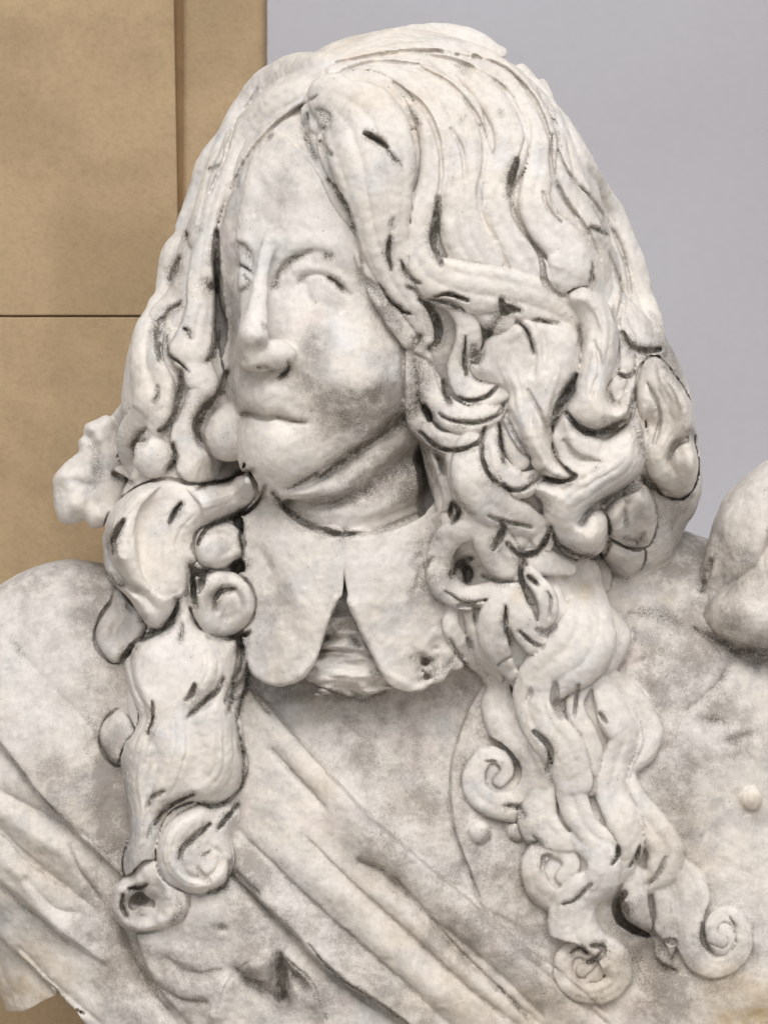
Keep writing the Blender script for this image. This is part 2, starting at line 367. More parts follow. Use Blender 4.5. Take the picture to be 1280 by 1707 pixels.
# the raised sleeve at the right edge
SLV = part('raised_sleeve')
A2 = np.zeros(GX.shape, np.float32)
stroke(A2, [(1278, 905), (1255, 945), (1210, 980), (1165, 1020)], 9, [-10, -10, -8, -2], 'crease'); stroke(A2, [(1282, 890), (1278, 930), (1285, 960)], 8, -18)
stroke(A2, [(1195, 900), (1180, 950), (1172, 985)], 8, [-10, -10, -3], 'crease'); blob(A2, (1215, 870), (22, 40), 7); blob(A2, (1250, 1030), (60, 34), 10)
ell(SLV, (1312, 905, -60), (125, 150, 110), 8, add=A2, rot=18); ell(SLV, (1265, 1020, -35), (86, 62, 75), 24, add=A2); ell(SLV, (1195, 925, -60), (22, 70, 40), 14, rot=14)
# broken stump behind the curls at the left
STP = part('broken_stump')
A3 = np.zeros(GX.shape, np.float32)
stroke(A3, [(150, 730), (165, 770), (150, 820), (140, 870)], 9, [-9, -7, -9, -4]); blob(A3, (112, 800), (20, 26), 6); blob(A3, (120, 848), (26, 18), 6); blob(A3, (150, 712), (12, 8), 6)
rng = np.random.RandomState(4)
for i in range(44): blob(A3, (90 + 90 * rng.rand(), 700 + 180 * rng.rand()), (9 + 12 * rng.rand(), 7 + 10 * rng.rand()), 13 * (rng.rand() - .5), 90 * rng.rand())
STPP = smoothpoly([(160, 700), (148, 712), (140, 730), (126, 742), (122, 765), (98, 785), (89, 805), (90, 840), (104, 866), (130, 874), (160, 884), (196, 880), (215, 800), (200, 720), (182, 694)], -50, 3)
plate(STP, STPP, (-52 - .003 * (GX - 150) ** 2 + 0 * GY).astype(np.float32), 38, 34, 6, A3)
# ------------------------------------------------------------------ head
HEAD = part('head')
A = np.zeros(GX.shape, np.float32)
zf = 230.
FK = .58
def fs(p, w_, a_, kind='ridge'): stroke(A, p, w_, np.array(a_) * FK, kind, z=zf)
def fb(c, r, a_, q=0., p=1.): blob(A, c, r, a_, q, z=zf, p=p)
# far eye (left of the nose)
fb((402, 448), (24, 30), -15, 10); fb((402, 466), (13, 16), 13); fs([(386, 405), (404, 412), (416, 428), (422, 448), (424, 470)], 6, [-3, -8, -13, -13, -8], 'ridge')
fs([(398, 440), (410, 447), (420, 458)], 4, [-6, -11, -11]); fs([(400, 482), (410, 478), (420, 470)], 3.5, [-6, -7, -6]); fs([(378, 400), (392, 396), (410, 402), (424, 420)], 9, [3, 8, 9, 6])
fs([(398, 450), (409, 456), (416, 466)], 4, 5)
# near eye
fb((520, 472), (66, 46), -13, 5); fb((540, 494), (46, 26), 5, 12)
fs([(462, 484), (467, 462), (477, 444), (494, 430), (518, 421)], [9, 10, 7], [-11, -13, -8]); fs([(530, 420), (552, 425)], 6, -5)
fs([(446, 445), (462, 425), (490, 408), (530, 402), (580, 414), (610, 440)], 20, [3, 5, 6, 5, 3])
fs([(497, 470), (508, 460), (530, 456), (552, 465), (568, 480), (580, 490)], [4, 5, 6], [-8, -7, -7, -12, -13]); fs([(470, 462), (490, 450), (520, 446), (550, 452), (575, 468)], 8, [5, 6, 6, 4])
fs([(508, 472), (514, 490), (520, 520)], 5, [-5, -4, -2]); fs([(500, 484), (530, 505), (570, 508)], 8, [-2, -3, -2])
FK = 1.
fb((482, 535), (36, 62), 15, -8); fb((448, 604), (40, 20), 5, 8); fb((441, 402), (26, 26), 7)
# cheek, muzzle, mouth, chin
fb((580, 575), (84, 74), 17, 15); fb((600, 660), (66, 66), 13); fs([(486, 622), (505, 645), (530, 668), (548, 700), (540, 730)], 14, [-4, -5, -4, -2, 0])
fb((384, 560), (16, 70), -7); fb((456, 652), (52, 28), 17, 5); fs([(430, 625), (432, 660)], 6, [-5, -3])
fs([(402, 690), (416, 688), (440, 696), (462, 694), (485, 701), (508, 704)], [6, 4.5, 4, 5, 5], [-10, -15, -12, -12, -9]); fs([(412, 676), (440, 682), (465, 680), (500, 694)], 12, [3, 5, 5, 2])
fs([(420, 712), (450, 722), (485, 726)], 20, [4, 6, 4]); fb((456, 754), (60, 52), 19)
fs([(470, 812), (490, 812), (530, 796), (580, 762), (625, 732), (665, 705), (695, 680)], [9, 10, 11, 12], [-6, -16, -18, -18, -13, -8])
fs([(478, 834), (540, 842), (600, 822), (650, 790), (710, 755)], [8, 10, 12], [-12, -17, -16, -10, -5]); fs([(490, 828), (540, 822), (600, 790), (650, 756), (700, 722)], 15, [5, 9, 10, 8, 5]); fs([(520, 862), (580, 868), (640, 850), (700, 810)], 16, [4, 8, 8, 5])
fb((640, 700), (60, 40), -6, -30); fb((470, 300), (70, 60), 6); fb((520, 350), (50, 50), -4); fs([(410, 300), (405, 350), (400, 390)], 12, 4); fs([(470, 250), (462, 310), (450, 370)], 14, [-3, -4, -2])
for i in range(60): fb((370 + 330 * rng.rand(), 560 + 300 * rng.rand()), (10 + 16 * rng.rand(), 8 + 14 * rng.rand()), 2.4 * (rng.rand() - .5))
ell(HEAD, (548, 425, 30), (188, 280, 195), 10, add=A)
ell(HEAD, (556, 625, 40), (180, 205, 178), 30, add=A)
ell(HEAD, (486, 742, 120), (84, 94, 92), 30, add=A)
ell(HEAD, (590, 806, 0), (138, 98, 152), 14, add=A, rot=-18)
ell(HEAD, (455, 655, 165), (56, 36, 52), 22, add=A)
ell(HEAD, (575, 880, -30), (150, 80, 150), 20)
ell(HEAD, (570, 860, -60), (210, 170, 90), 14)
NOSE = HEAD
def nose(P, k=14.):
    for (x, y, z, r) in P: pass
lock([(466, 300), (456, 370), (448, 430), (446, 480), (444, 520), (440, 555), (438, 582)], [42, 44, 42, 42, 42, 38, 30], .48, z=[140, 152, 164, 172, 177, 180, 174], k=36, own=HEAD, moat=0)
ell(HEAD, (418, 572, 182), (21, 36, 22), 18)
ell(HEAD, (575, 880, -30), (150, 80, 150), 20)
ell(HEAD, (570, 860, -60), (210, 170, 90), 14)
NOSE = HEAD
def nose(P, k=14.):
    for (x, y, z, r) in P: pass
lock([(449, 405), (438, 445), (432, 490), (426, 530), (421, 560), (424, 588)], [11, 12, 13, 18, 24, 20], 1.0, z=[214, 226, 240, 262, 274, 258], k=16, own=HEAD, moat=0)
ell(HEAD, (458, 590, 238), (34, 24, 30), 14); ell(HEAD, (412, 572, 250), (17, 30, 28), 12); ell(HEAD, (425, 605, 244), (26, 14, 26), 12)
# ------------------------------------------------------------------ hair mass under the locks
HM = part('hair')
ell(HM, (672, 400, -20), (328, 352, 232), 10)
ell(HM, (640, 330, 40), (230, 262, 190), 30)
ell(HM, (820, 400, 10), (190, 300, 190), 30, rot=-18)
ell(HM, (905, 690, -10), (225, 250, 175), 24)
ell(HM, (790, 760, 60), (100, 190, 120), 24)
ell(HM, (1060, 700, -60), (98, 190, 130), 20, rot=-12)
ell(HM, (1110, 800, -90), (60, 90, 90), 14); ell(HM, (1060, 860, -80), (80, 100, 90), 14)
ell(HM, (355, 480, -10), (72, 260, 110), 24, rot=14)
ell(HM, (300, 660, 20), (96, 170, 90), 20); ell(HM, (290, 900, 40), (100, 150, 80), 24)
ell(HM, (300, 1130, 30), (82, 150, 62), 20); ell(HM, (285, 1330, 30), (55, 140, 40), 14)
ell(HM, (305, 1200, 34), (92, 150, 60), 20); ell(HM, (955, 1210, 10), (95, 130, 62), 20); ell(HM, (985, 1380, 0), (84, 120, 56), 20)
ell(HM, (860, 980, 20), (110, 150, 85), 20); ell(HM, (930, 1080, 20), (90, 110, 55), 20)
# carve the face opening out of the hair mass: the head surface stays in front of it there
FACE = smoothpoly([(548, 150), (470, 190), (400, 270), (368, 360), (356, 450), (356, 540), (368, 620), (390, 720), (440, 830), (520, 880), (640, 885), (735, 850), (718, 760), (700, 690), (690, 620), (660, 560), (612, 480), (596, 390), (560, 320), (528, 240)], 200)
s2 = poly_sdf(FACE)
m = OWN == HM
hd = np.clip(-s2 * 1.0, -60, 60)[:, :, None] + 0 * zs
cut = m & (hd > -4) & (zs[None, None, :] > 20)
Fh = F.copy(); F[cut] = np.maximum(F[cut], np.broadcast_to(hd, F.shape)[cut]); del Fh, m, hd, cut
# put the head back where the cut took hair in front of it
ell(HEAD, (548, 425, 30), (188, 280, 195), 3, add=A)
ell(HEAD, (556, 625, 40), (180, 205, 178), 12, add=A)
print('base', time.time() - T0)

BASE = blur(front(), 10); BG = blur(BASE, 14); BGX, BGY = np.gradient(BG, VOX)
# ------------------------------------------------------------------ collar and cravat
zc = (142 - .0019 * (GX - 585) ** 2 - .00025 * (GY - 880) * 60).astype(np.float32)
zc = zc - np.clip(900 - GY, 0, 100) * .25 - np.clip(GY - 1000, 0, 200) * .12
CRV = part('cravat')
A4 = np.zeros(GX.shape, np.float32)
for i in range(170): blob(A4, (510 + 150 * rng.rand(), 1000 + 160 * rng.rand()), (9 + 12 * rng.rand(), 3 + 4 * rng.rand()), 22 * (rng.rand() - .5), 12 * (rng.rand() - .5), z=90)
ell(CRV, (583, 1118, 62), (74, 44, 34), 8, add=A4); ell(CRV, (590, 1075, 66), (54, 46, 34), 8, add=A4); ell(CRV, (575, 1030, 60), (40, 60, 36), 8, add=A4)
zc -= 6
A5 = np.zeros(GX.shape, np.float32)
stroke(A5, [(425, 905), (450, 960), (480, 1030), (500, 1080)], 22, [-2, -8, -9, -3], z=110); stroke(A5, [(432, 915), (452, 950)], 6, -4, z=110); stroke(A5, [(500, 900), (505, 1000), (480, 1110)], 32, [3, 6, 4], z=110)
for i in range(50): blob(A5, (690 + 100 * rng.rand(), 900 + 250 * rng.rand()), (8 + 5 * rng.rand(), 4 + 4 * rng.rand()), -5 * rng.rand(), -50, z=110)
for i in range(30): blob(A5, (690 + 100 * rng.rand(), 1080 + 70 * rng.rand()), (7 + 5 * rng.rand(), 5 + 4 * rng.rand()), -6 * rng.rand(), 0, z=110)
blob(A5, (640, 950), (50, 60), 4, z=110); stroke(A5, [(574, 888), (573, 930), (575, 990)], 5, [-3, -4, -5], 'crease', z=120); stroke(A5, [(560, 1000), (545, 1040), (525, 1095), (500, 1125)], 7, 4, z=110); stroke(A5, [(590, 1010), (615, 1065), (645, 1120), (680, 1142)], 7, 4, z=110)
CL = smoothpoly([(405, 838), (398, 920), (402, 1030), (408, 1105), (432, 1135), (470, 1143), (506, 1128), (528, 1090), (545, 1035), (562, 998), (574, 985), (574, 890), (520, 872), (470, 838), (440, 800)], 110)
CR = smoothpoly([(574, 890), (576, 985), (586, 1020), (612, 1075), (640, 1130), (668, 1152), (705, 1152), (750, 1130), (790, 1095), (800, 1000), (780, 900), (740, 830), (700, 862), (640, 886)], 110)
plate(part('collar_flap'), CL, zc, 12, 6, 2., A5); plate(part('collar_flap'), CR, zc - 1, 12, 6, 2., A5)
for c in ((798, 1387, 0), (863, 1382, 0), (1252, 1332, 0)):
    z = float(bs(c[0], c[1])); ell(part('button', 'robe'), (c[0], c[1], z + 4), (19.5, 20, 15), 2.5)
BASE = blur(front(), 10); BG = blur(BASE, 14); BGX, BGY = np.gradient(BG, VOX)

# ------------------------------------------------------------------ the locks, back to front
L = lock
for x_, y_, r_ in ((822, 1298, 44), (928, 1450, 48), (968, 1612, 40), (1208, 1564, 34), ):
    ell(HM, (x_, y_, float(bs(x_, y_)) + 2), (r_, r_, 16), 6)
BASE = blur(front(), 10); BG = blur(BASE, 14); BGX, BGY = np.gradient(BG, VOX)
# crown, right of the parting
L([(872, 122), (888, 142), (908, 168), (930, 215), (950, 265), (975, 320)], [16, 20, 18, 14, 12], .7, fl=2, amp=.12, moat=1.3, k=6.)
L([(918, 176), (945, 225), (975, 290), (1010, 350), (1040, 420), (1062, 490), (1082, 545), (1092, 578)], [14, 26, 32, 34, 34, 32, 24], .75, -.1, fl=2, amp=.22, moat=1.3, k=6.)
L([(958, 330), (985, 385), (1010, 430), (1020, 480), (1024, 535)], [12, 22, 24, 22, 14], .8, .1, moat=1.3, k=6.)
L([(905, 140), (925, 200), (935, 270), (955, 330), (990, 372)], [10, 16, 18, 16, 12], .8, .1, moat=1.3, k=6.)
L([(640, 74), (730, 76), (795, 88), (845, 126), (890, 178), (905, 230), (900, 285), (890, 330), (905, 375), (940, 410), (950, 445), (946, 462)], [14, 18, 20, 24, 26, 25, 26, 28, 34, 42, 40], .75, .1, fl=2, amp=.08, moat=1.3, k=6.)
L([(610, 90), (690, 85), (760, 110), (815, 160), (845, 210), (850, 260), (828, 310), (828, 360), (855, 410), (885, 455), (900, 480)], [14, 18, 24, 28, 28, 26, 24, 26, 30, 28], .75, .12, moat=1.3, k=6.)
L([(600, 105), (660, 110), (730, 150), (765, 200), (772, 270), (770, 340), (778, 400), (810, 450)], [12, 20, 34, 40, 38, 36, 38, 30], .6, .15, moat=1.3, k=6.)
L([(760, 200), (790, 230), (800, 290), (800, 350), (815, 410), (840, 460)], [12, 20, 24, 24, 26, 20], .6, .1, moat=1.3, k=6.)
L([(600, 80), (700, 58), (775, 60), (832, 86)], [18, 24, 22, 14], .6, -.2, moat=1.3, k=6.)
L([(560, 100), (620, 94), (700, 84), (780, 86), (835, 112)], [10, 14, 14, 12, 8], .6, .0, moat=1.3, k=6.)
# left sweep from the parting
L([(560, 105), (490, 125), (440, 160), (400, 215), (375, 270), (352, 330), (335, 390)], [24, 44, 46, 40, 34, 30, 26], .7, .0, fl=2, amp=.07, moat=1.3, k=6.)
L([(430, 150), (395, 205), (352, 262), (335, 300), (322, 345), (305, 375)], [12, 22, 24, 22, 22, 14], .7, -.2, moat=1.3, k=6.)
L([(540, 132), (462, 168), (405, 224), (372, 290), (352, 350), (340, 410), (334, 470), (334, 520), (325, 560), (318, 585)], [16, 30, 30, 26, 20, 19, 20, 22, 28, 34], .8, .3, moat=1.3, k=6.)
L([(312, 380), (286, 430), (278, 490), (252, 545), (244, 600), (258, 650), (252, 690), (226, 735), (232, 775)], [16, 24, 26, 30, 34, 36, 38, 40, 34], .75, .1, fl=2, amp=.14)
L([(262, 500), (236, 545), (226, 600), (232, 650), (205, 690), (186, 730), (196, 775), (225, 800)], [10, 14, 14, 14, 16, 14, 12], .8, .0, moat=1.3, k=6.)
ell(part('hair_lock', 'hair'), (256, 762, float(bs(256, 762)) + 18), (34, 36, 30), 6)
ell(part('hair_lock', 'hair'), (383, 722, 82), (44, 48, 46), 6)
L([(330, 590), (334, 625), (343, 650), (318, 690), (308, 735), (325, 778), (362, 796), (402, 765)], [20, 25, 24, 20, 22, 28, 28, 14], .9, .5, moat=1.3, k=6.)
L([(300, 400), (296, 450), (300, 500), (292, 540)], [10, 12, 12, 8], .8, .0, moat=1.3, k=6.)
# left, second and third tier: broad carved masses with scroll ends
ZB = blur(BASE, 26)
def strands(p, w_, a_, kind, z):       # a swelling of the stone, scored with fine lines along its run
    stroke(A6, p, w_, a_, kind, z=z)
    if w_ >= 13 and np.max(a_) > 0 and len(p) > 2:
        P = np.array(p, float); T = np.gradient(P, axis=0); T /= np.linalg.norm(T, axis=1, keepdims=True); n = np.column_stack([-T[:, 1], T[:, 0]])
        for o in (-.62, .1, .7): stroke(A6, P + n * w_ * o * np.linspace(.7, 1.1, len(P))[:, None], 3.2, [-.5, -3.6, -3.2, -.5], 'crease', z=z)
A6 = np.zeros(GX.shape, np.float32)
def s6(p, w_, a_, kind='ridge'): strands(p, w_, a_, kind, 75)
s6([(178, 905), (186, 940), (212, 972), (242, 990), (262, 1015)], 7, [-3, -9, -12, -9, -3]); s6([(168, 900), (172, 940), (195, 972), (225, 995), (250, 1035)], 9, [4, 7, 7, 7, 4])
s6([(300, 812), (262, 850), (240, 900), (245, 950)], 24, [-1, -6, -6, -2]); s6([(345, 835), (305, 865), (285, 905), (290, 960)], 20, [3, 9, 7, 3]); s6([(230, 830), (200, 870), (198, 920)], 20, [3, 6, 4]); s6([(410, 800), (380, 830), (340, 845), (318, 870)], 14, [4, 9, 8, 3])
s6([(300, 1045), (305, 1100), (298, 1160), (280, 1210), (262, 1260)], 22, [-2, -5, -7, -8, -4]); s6([(372, 1130), (345, 1165), (318, 1190), (330, 1240), (336, 1290)], 14, [-4, -12, -9, -8, -4]); s6([(250, 1100), (235, 1150), (258, 1195), (240, 1240), (228, 1300), (238, 1370), (228, 1430)], 20, [4, 8, 7, 7, 8, 8, 5])
s6([(350, 1075), (350, 1120), (325, 1160)], 26, [5, 9, 4]); s6([(375, 1190), (378, 1240), (372, 1290), (345, 1320)], 24, [5, 9, 9, 4]); s6([(300, 1180), (305, 1240), (285, 1300), (262, 1340)], 18, [3, 8, 7, 4]); s6([(250, 1225), (262, 1260), (250, 1320), (250, 1380)], 9, [-3, -8, -8, -3])
s6([(215, 1085), (222, 1130), (245, 1180), (240, 1215)], 5, [-3, -8, -8, -3]); s6([(345, 1350), (300, 1375), (280, 1410), (288, 1450), (320, 1475), (355, 1466)], 15, [3, 9, 10, 9, 7, 4]); s6([(300, 1435), (312, 1458), (338, 1466), (362, 1450), (366, 1425), (348, 1412)], 5, [-4, -8, -8, -7, -6, -3])
s6([(340, 905), (352, 892), (378, 892), (388, 912), (370, 925)], 5, [-2, -6, -6, -5, -2]); s6([(358, 1018), (352, 1000), (366, 986), (390, 984), (402, 1002), (395, 1025), (372, 1032)], 6, [-12, -14, -13, -10, -6, -4, -2]); s6([(196, 1030), (186, 1055), (190, 1080)], 8, [-4, -12, -4]); s6([(232, 1490), (215, 1510), (225, 1532), (255, 1530), (265, 1505)], 12, [-12, -18, -16, -14, -8]); blob(A6, (240, 1508), (24, 18), -24, z=75); s6([(265, 1450), (280, 1490), (262, 1530)], 10, [4, 8, 4])
for i in range(50): blob(A6, (185 + 125 * rng.rand(), 1460 + 95 * rng.rand()), (5 + 7 * rng.rand(), 4 + 6 * rng.rand()), 5 * (rng.rand() - .5), 90 * rng.rand(), z=75)
def cushion(P, th, lift=4., up=0., n=5, edge_tone=64, z=75, zmax=999.):
    Q = smoothpoly(P, z, n); s2 = poly_sdf(Q); ins_ = np.maximum(-s2, 0)
    zz = ZB + lift + up + 12 * (1 - np.exp(-ins_ / 24.)) - 6
    zz = np.minimum(zz, zmax); m2 = s2 < 4
    ix = np.where(m2.any(1))[0]; iy = np.where(m2.any(0))[0]; sl = (slice(ix[0], ix[-1] + 1), slice(iy[0], iy[-1] + 1))
    c = m2[sl][:, :, None] & (zs[None, None, :] > (zz[sl] - th * .3)[:, :, None]); Fs = F[sl]; Fs[c] = np.maximum(Fs[c], 2.)     # chisel line round the mass
    pid = part('hair_lock', 'hair'); plate(pid, Q, zz.astype(np.float32), th, th * .92, 3., A6)
    D3 = EDGE_TONE[sl]; e = np.clip(1.4 - np.abs(s2[sl] - 1) / 3.4, 0, 1) * edge_tone  # dark line along the outline of the mass
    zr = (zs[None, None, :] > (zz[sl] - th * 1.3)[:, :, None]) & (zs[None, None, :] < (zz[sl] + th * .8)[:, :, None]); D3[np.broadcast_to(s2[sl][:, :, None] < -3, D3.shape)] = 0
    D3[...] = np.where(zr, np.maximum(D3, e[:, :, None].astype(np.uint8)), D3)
cushion([(188, 985), (205, 1000), (232, 1025), (240, 1050), (222, 1080), (200, 1103), (180, 1106), (160, 1085), (153, 1060), (165, 1025), (178, 1008)], 20, 0, -8, edge_tone=20)
cushion([(192, 1188), (212, 1196), (224, 1230), (215, 1262), (198, 1278), (180, 1272), (164, 1242), (168, 1210)], 18, 0, -6, edge_tone=10)
cushion([(205, 1098), (225, 1072), (260, 1056), (286, 1042), (298, 1012), (318, 1020), (334, 1050), (370, 1062), (395, 1068), (402, 1100), (395, 1140), (380, 1172), (398, 1202), (405, 1240), (410, 1275), (400, 1310), (380, 1335), (350, 1345), (328, 1335), (300, 1342), (276, 1358), (262, 1390), (258, 1430), (248, 1460), (228, 1475), (208, 1466), (204, 1440), (214, 1400), (212, 1350), (203, 1310), (199, 1275), (208, 1244), (228, 1218), (234, 1190), (222, 1160), (208, 1130)], 27, 6)
cushion([(218, 1462), (192, 1480), (180, 1512), (192, 1545), (222, 1559), (268, 1552), (304, 1532), (311, 1500), (298, 1468), (275, 1440), (240, 1440)], 22, 7, 4)
cushion([(332, 1346), (292, 1366), (266, 1405), (264, 1445), (285, 1476), (325, 1492), (362, 1484), (384, 1458), (386, 1425), (380, 1392), (396, 1360), (378, 1342)], 24, 8, 4)
cushion([(240, 808), (205, 830), (180, 855), (164, 895), (162, 925), (175, 960), (200, 985), (226, 1012), (244, 1040), (268, 1050), (288, 1030), (298, 1002), (311, 985), (316, 945), (330, 930), (327, 900), (340, 878), (368, 862), (400, 850), (420, 832), (428, 810), (418, 792), (398, 794), (362, 806), (325, 808), (280, 800)], 30, 8, zmax=104.)
cushion([(330, 890), (345, 878), (378, 872), (402, 888), (406, 915), (394, 940), (366, 948), (338, 940), (326, 915)], 22, 6, 2, 4)
cushion([(372 + 53 * math.cos(i * .6283), 1006 + 54 * math.sin(i * .6283)) for i in range(10)], 22, 10, 8, 4)
L([(405, 1120), (400, 1160), (385, 1190), (372, 1225)], [7, 10, 10, 6], .9, .3); L([(412, 1070), (400, 1110), (378, 1150), (355, 1180)], [8, 10, 12, 6], .8, .5); L([(300, 1000), (305, 1030), (300, 1060)], [8, 12, 8], .8, .3)
# right, upper middle
ZB = blur(BASE, 22)
def s7(p, w_, a_, kind='ridge'): strands(p, w_, a_, kind, 140)
s7([(1145, 728), (1124, 742), (1114, 765), (1126, 788)], 6, [-10, -13, -12, -4]); s7([(1100, 620), (1125, 665), (1128, 710), (1108, 750), (1098, 790)], 20, [6, 10, 9, 7, 4]); s7([(1080, 640), (1085, 690), (1095, 720)], 9, [-3, -7, -2]); blob(A6, (1140, 778), (24, 28), 8, z=140); s7([(1090, 640), (1070, 700), (1082, 760)], 14, [3, 6, 3])
s7([(1050, 730), (1035, 775), (990, 805), (945, 835), (930, 870)], 26, [5, 10, 9, 8, 5]); s7([(935, 720), (945, 760), (985, 770), (1020, 745)], 12, [-7, -9, -7, -3]); s7([(905, 800), (935, 815), (960, 812)], 8, [-3, -6, -3]); s7([(968, 872), (982, 850), (1008, 838)], 9, [-14, -12, -6]); blob(A6, (985, 895), (30, 34), 10, z=140); s7([(1010, 720), (1000, 750), (960, 745)], 9, [-4, -6, -2])
s7([(845, 560), (868, 545), (890, 580), (900, 640)], 13, [3, 8, 8, 3]); s7([(860, 540), (878, 560), (888, 595), (885, 625)], 5, [-6, -9, -8, -3]); s7([(893, 540), (905, 575), (905, 620)], 5, [-3, -6, -3]); s7([(832, 600), (850, 640), (862, 690), (880, 735)], 22, [6, 9, 8, 4]); s7([(848, 690), (862, 720), (885, 765)], 6, [-8, -9, -6]); s7([(930, 580), (922, 630), (900, 690), (898, 740), (925, 780)], 22, [6, 9, 9, 8, 4]); s7([(885, 650), (880, 690), (890, 730)], 10, [-3, -7, -3])
s7([(985, 490), (1003, 530), (1000, 580), (985, 640), (995, 690)], 22, [5, 10, 10, 9, 8]); s7([(1018, 645), (1014, 665), (1025, 680)], 8, [-10, -12, -5]); s7([(1045, 655), (1040, 690)], 8, [5, 6]); s7([(1045, 840), (1035, 870), (1020, 880)], 6, [-9, -10, -4]); s7([(1070, 850), (1060, 880), (1075, 905)], 8, [-6, -8, -5]); s7([(1060, 820), (1080, 860)], 12, [6, 7])
cushion([(1058, 640), (1072, 605), (1095, 597), (1122, 625), (1150, 662), (1163, 700), (1160, 735), (1168, 775), (1160, 810), (1138, 830), (1108, 824), (1086, 802), (1074, 765), (1076, 712), (1060, 680)], 34, 8, -6, edge_tone=40, z=40)
cushion([(1016, 906), (1048, 898), (1076, 914), (1074, 945), (1050, 962), (1024, 948), (1010, 925)], 22, 6, -4, edge_tone=110, z=60)
cushion([(1050, 812), (1072, 806), (1092, 838), (1097, 876), (1086, 908), (1062, 915), (1035, 905), (1012, 880), (1012, 848)], 26, 8, edge_tone=110, z=90)
cushion([(925, 705), (945, 690), (968, 715), (1002, 728), (1040, 716), (1056, 692), (1070, 730), (1072, 775), (1052, 802), (1015, 824), (998, 842), (1012, 862), (1016, 890), (1004, 920), (972, 932), (943, 922), (922, 898), (908, 868), (903, 838), (885, 815), (902, 800), (928, 796), (922, 760), (915, 730)], 30, 8, 4, edge_tone=110, z=150)
cushion([(800, 585), (815, 558), (850, 532), (890, 525), (945, 535), (966, 560), (966, 600), (958, 630), (935, 662), (918, 715), (922, 760), (946, 785), (958, 796), (932, 803), (900, 790), (880, 765), (852, 735), (840, 700), (850, 660), (828, 650), (795, 636), (776, 625), (776, 600)], 30, 8, 6, edge_tone=90, z=180)
cushion([(940, 498), (965, 480), (992, 488), (1015, 512), (1030, 545), (1029, 580), (1020, 625), (1012, 650), (1022, 672), (1042, 655), (1055, 660), (1056, 690), (1040, 706), (1010, 718), (982, 720), (958, 706), (944, 686), (958, 645), (970, 605), (970, 560), (958, 525)], 30, 8, 12, edge_tone=110, z=160)

L([(1040, 535), (1046, 575), (1044, 610)], [10, 16, 14], .9, .2); L([(1035, 630), (1020, 665), (1030, 690)], [12, 14, 10], .9, .2)
# strand that turns right over the ear
L([(560, 120), (620, 118), (675, 145), (715, 195), (728, 250), (722, 310), (700, 360), (692, 410), (715, 455), (765, 478), (830, 490), (890, 505), (940, 528), (966, 565)], [14, 22, 26, 26, 26, 25, 25, 27, 33, 38, 40, 38, 30, 14], .7, .4, moat=1.)
# wide forelock swirling off the parting
L([(556, 165), (600, 205), (622, 265), (630, 330), (640, 400), (660, 460), (690, 510), (712, 562)], [40, 64, 64, 52, 38, 30, 25, 17], .62, .4)
L([(600, 425), (625, 480), (655, 528), (682, 566)], [9, 13, 15, 15], .9, .5)
L([(545, 215), (520, 195), (530, 160), (570, 135), (620, 132), (665, 158), (690, 205)], [16, 17, 16, 14, 14, 14, 10], .8, .9)
# loops beside the cheek
L([(684, 590), (686, 640), (692, 695), (728, 735), (775, 738), (806, 708)], [10, 13, 17, 18, 16, 8], 1., .5)
L([(700, 575), (712, 632), (735, 678), (775, 700), (818, 688), (848, 652)], [13, 20, 22, 22, 18, 8], .95, .8)
L([(702, 492), (745, 500), (775, 530), (780, 572), (766, 612), (778, 648), (812, 658), (845, 640), (856, 610)], [12, 15, 18, 20, 19, 20, 20, 18, 10], .9, .8)
L([(720, 500), (760, 497), (795, 505), (830, 530)], [8, 14, 20, 26], .8, .6)
L([(822, 705), (818, 750), (832, 790), (868, 808), (900, 790)], [12, 19, 22, 22, 10], .95, .6)
L([(842, 700), (852, 735), (868, 768)], [10, 16, 14], .9, .5); L([(868, 700), (880, 740), (900, 770)], [12, 16, 10], .8, .3)
L([(712, 738), (726, 790), (738, 840), (746, 885)], [14, 17, 13, 8], 1., .3)
L([(752, 770), (766, 830), (786, 880)], [14, 14, 9], 1., .4)
L([(786, 752), (790, 800), (825, 845), (870, 868), (900, 888), (896, 915), (868, 920)], [28, 36, 32, 27, 22, 18, 12], .85, .5, fl=2, amp=.05)
ell(part('hair_lock', 'hair'), (862, 898, float(bs(862, 898)) + 12), (20, 22, 20), 4)
# third tier right
L([(800, 862), (822, 905), (842, 940), (866, 958)], [18, 30, 28, 14], .8, .4)
L([(792, 882), (752, 892), (732, 930), (738, 972), (772, 995), (815, 985), (835, 962)], [14, 20, 20, 22, 20, 16, 9], 1., .6)
L([(875, 905), (905, 935), (948, 948)], [12, 22, 14], .9, .4); L([(985, 935), (1002, 958), (1008, 978)], [16, 16, 8], .9, .3)
L([(758, 1000), (752, 1045), (780, 1090), (815, 1130), (850, 1180), (880, 1222), (905, 1250)], [9, 14, 15, 14, 16, 18, 12], .9, .4)
L([(775, 1000), (790, 1045), (800, 1090), (830, 1130)], [9, 13, 14, 10], .9, .2)
L([(1014, 1020), (1032, 1060), (1012, 1100), (972, 1130), (958, 1175), (975, 1225), (990, 1275), (985, 1310)], [12, 24, 24, 20, 16, 18, 20, 16], .8, .2)
L([(1012, 1120), (1050, 1160), (1078, 1210), (1070, 1250), (1042, 1285), (1052, 1330), (1082, 1375), (1108, 1415), (1100, 1455), (1072, 1480)], [12, 24, 24, 24, 20, 22, 28, 30, 28, 14], .75, .35, fl=2, amp=.16)
L([(1000, 1140), (1022, 1190), (1040, 1230), (1024, 1275), (1018, 1320), (1038, 1370), (1052, 1415), (1035, 1460)], [16, 30, 28, 26, 26, 28, 24, 12], .7, .35, fl=2, amp=.12)
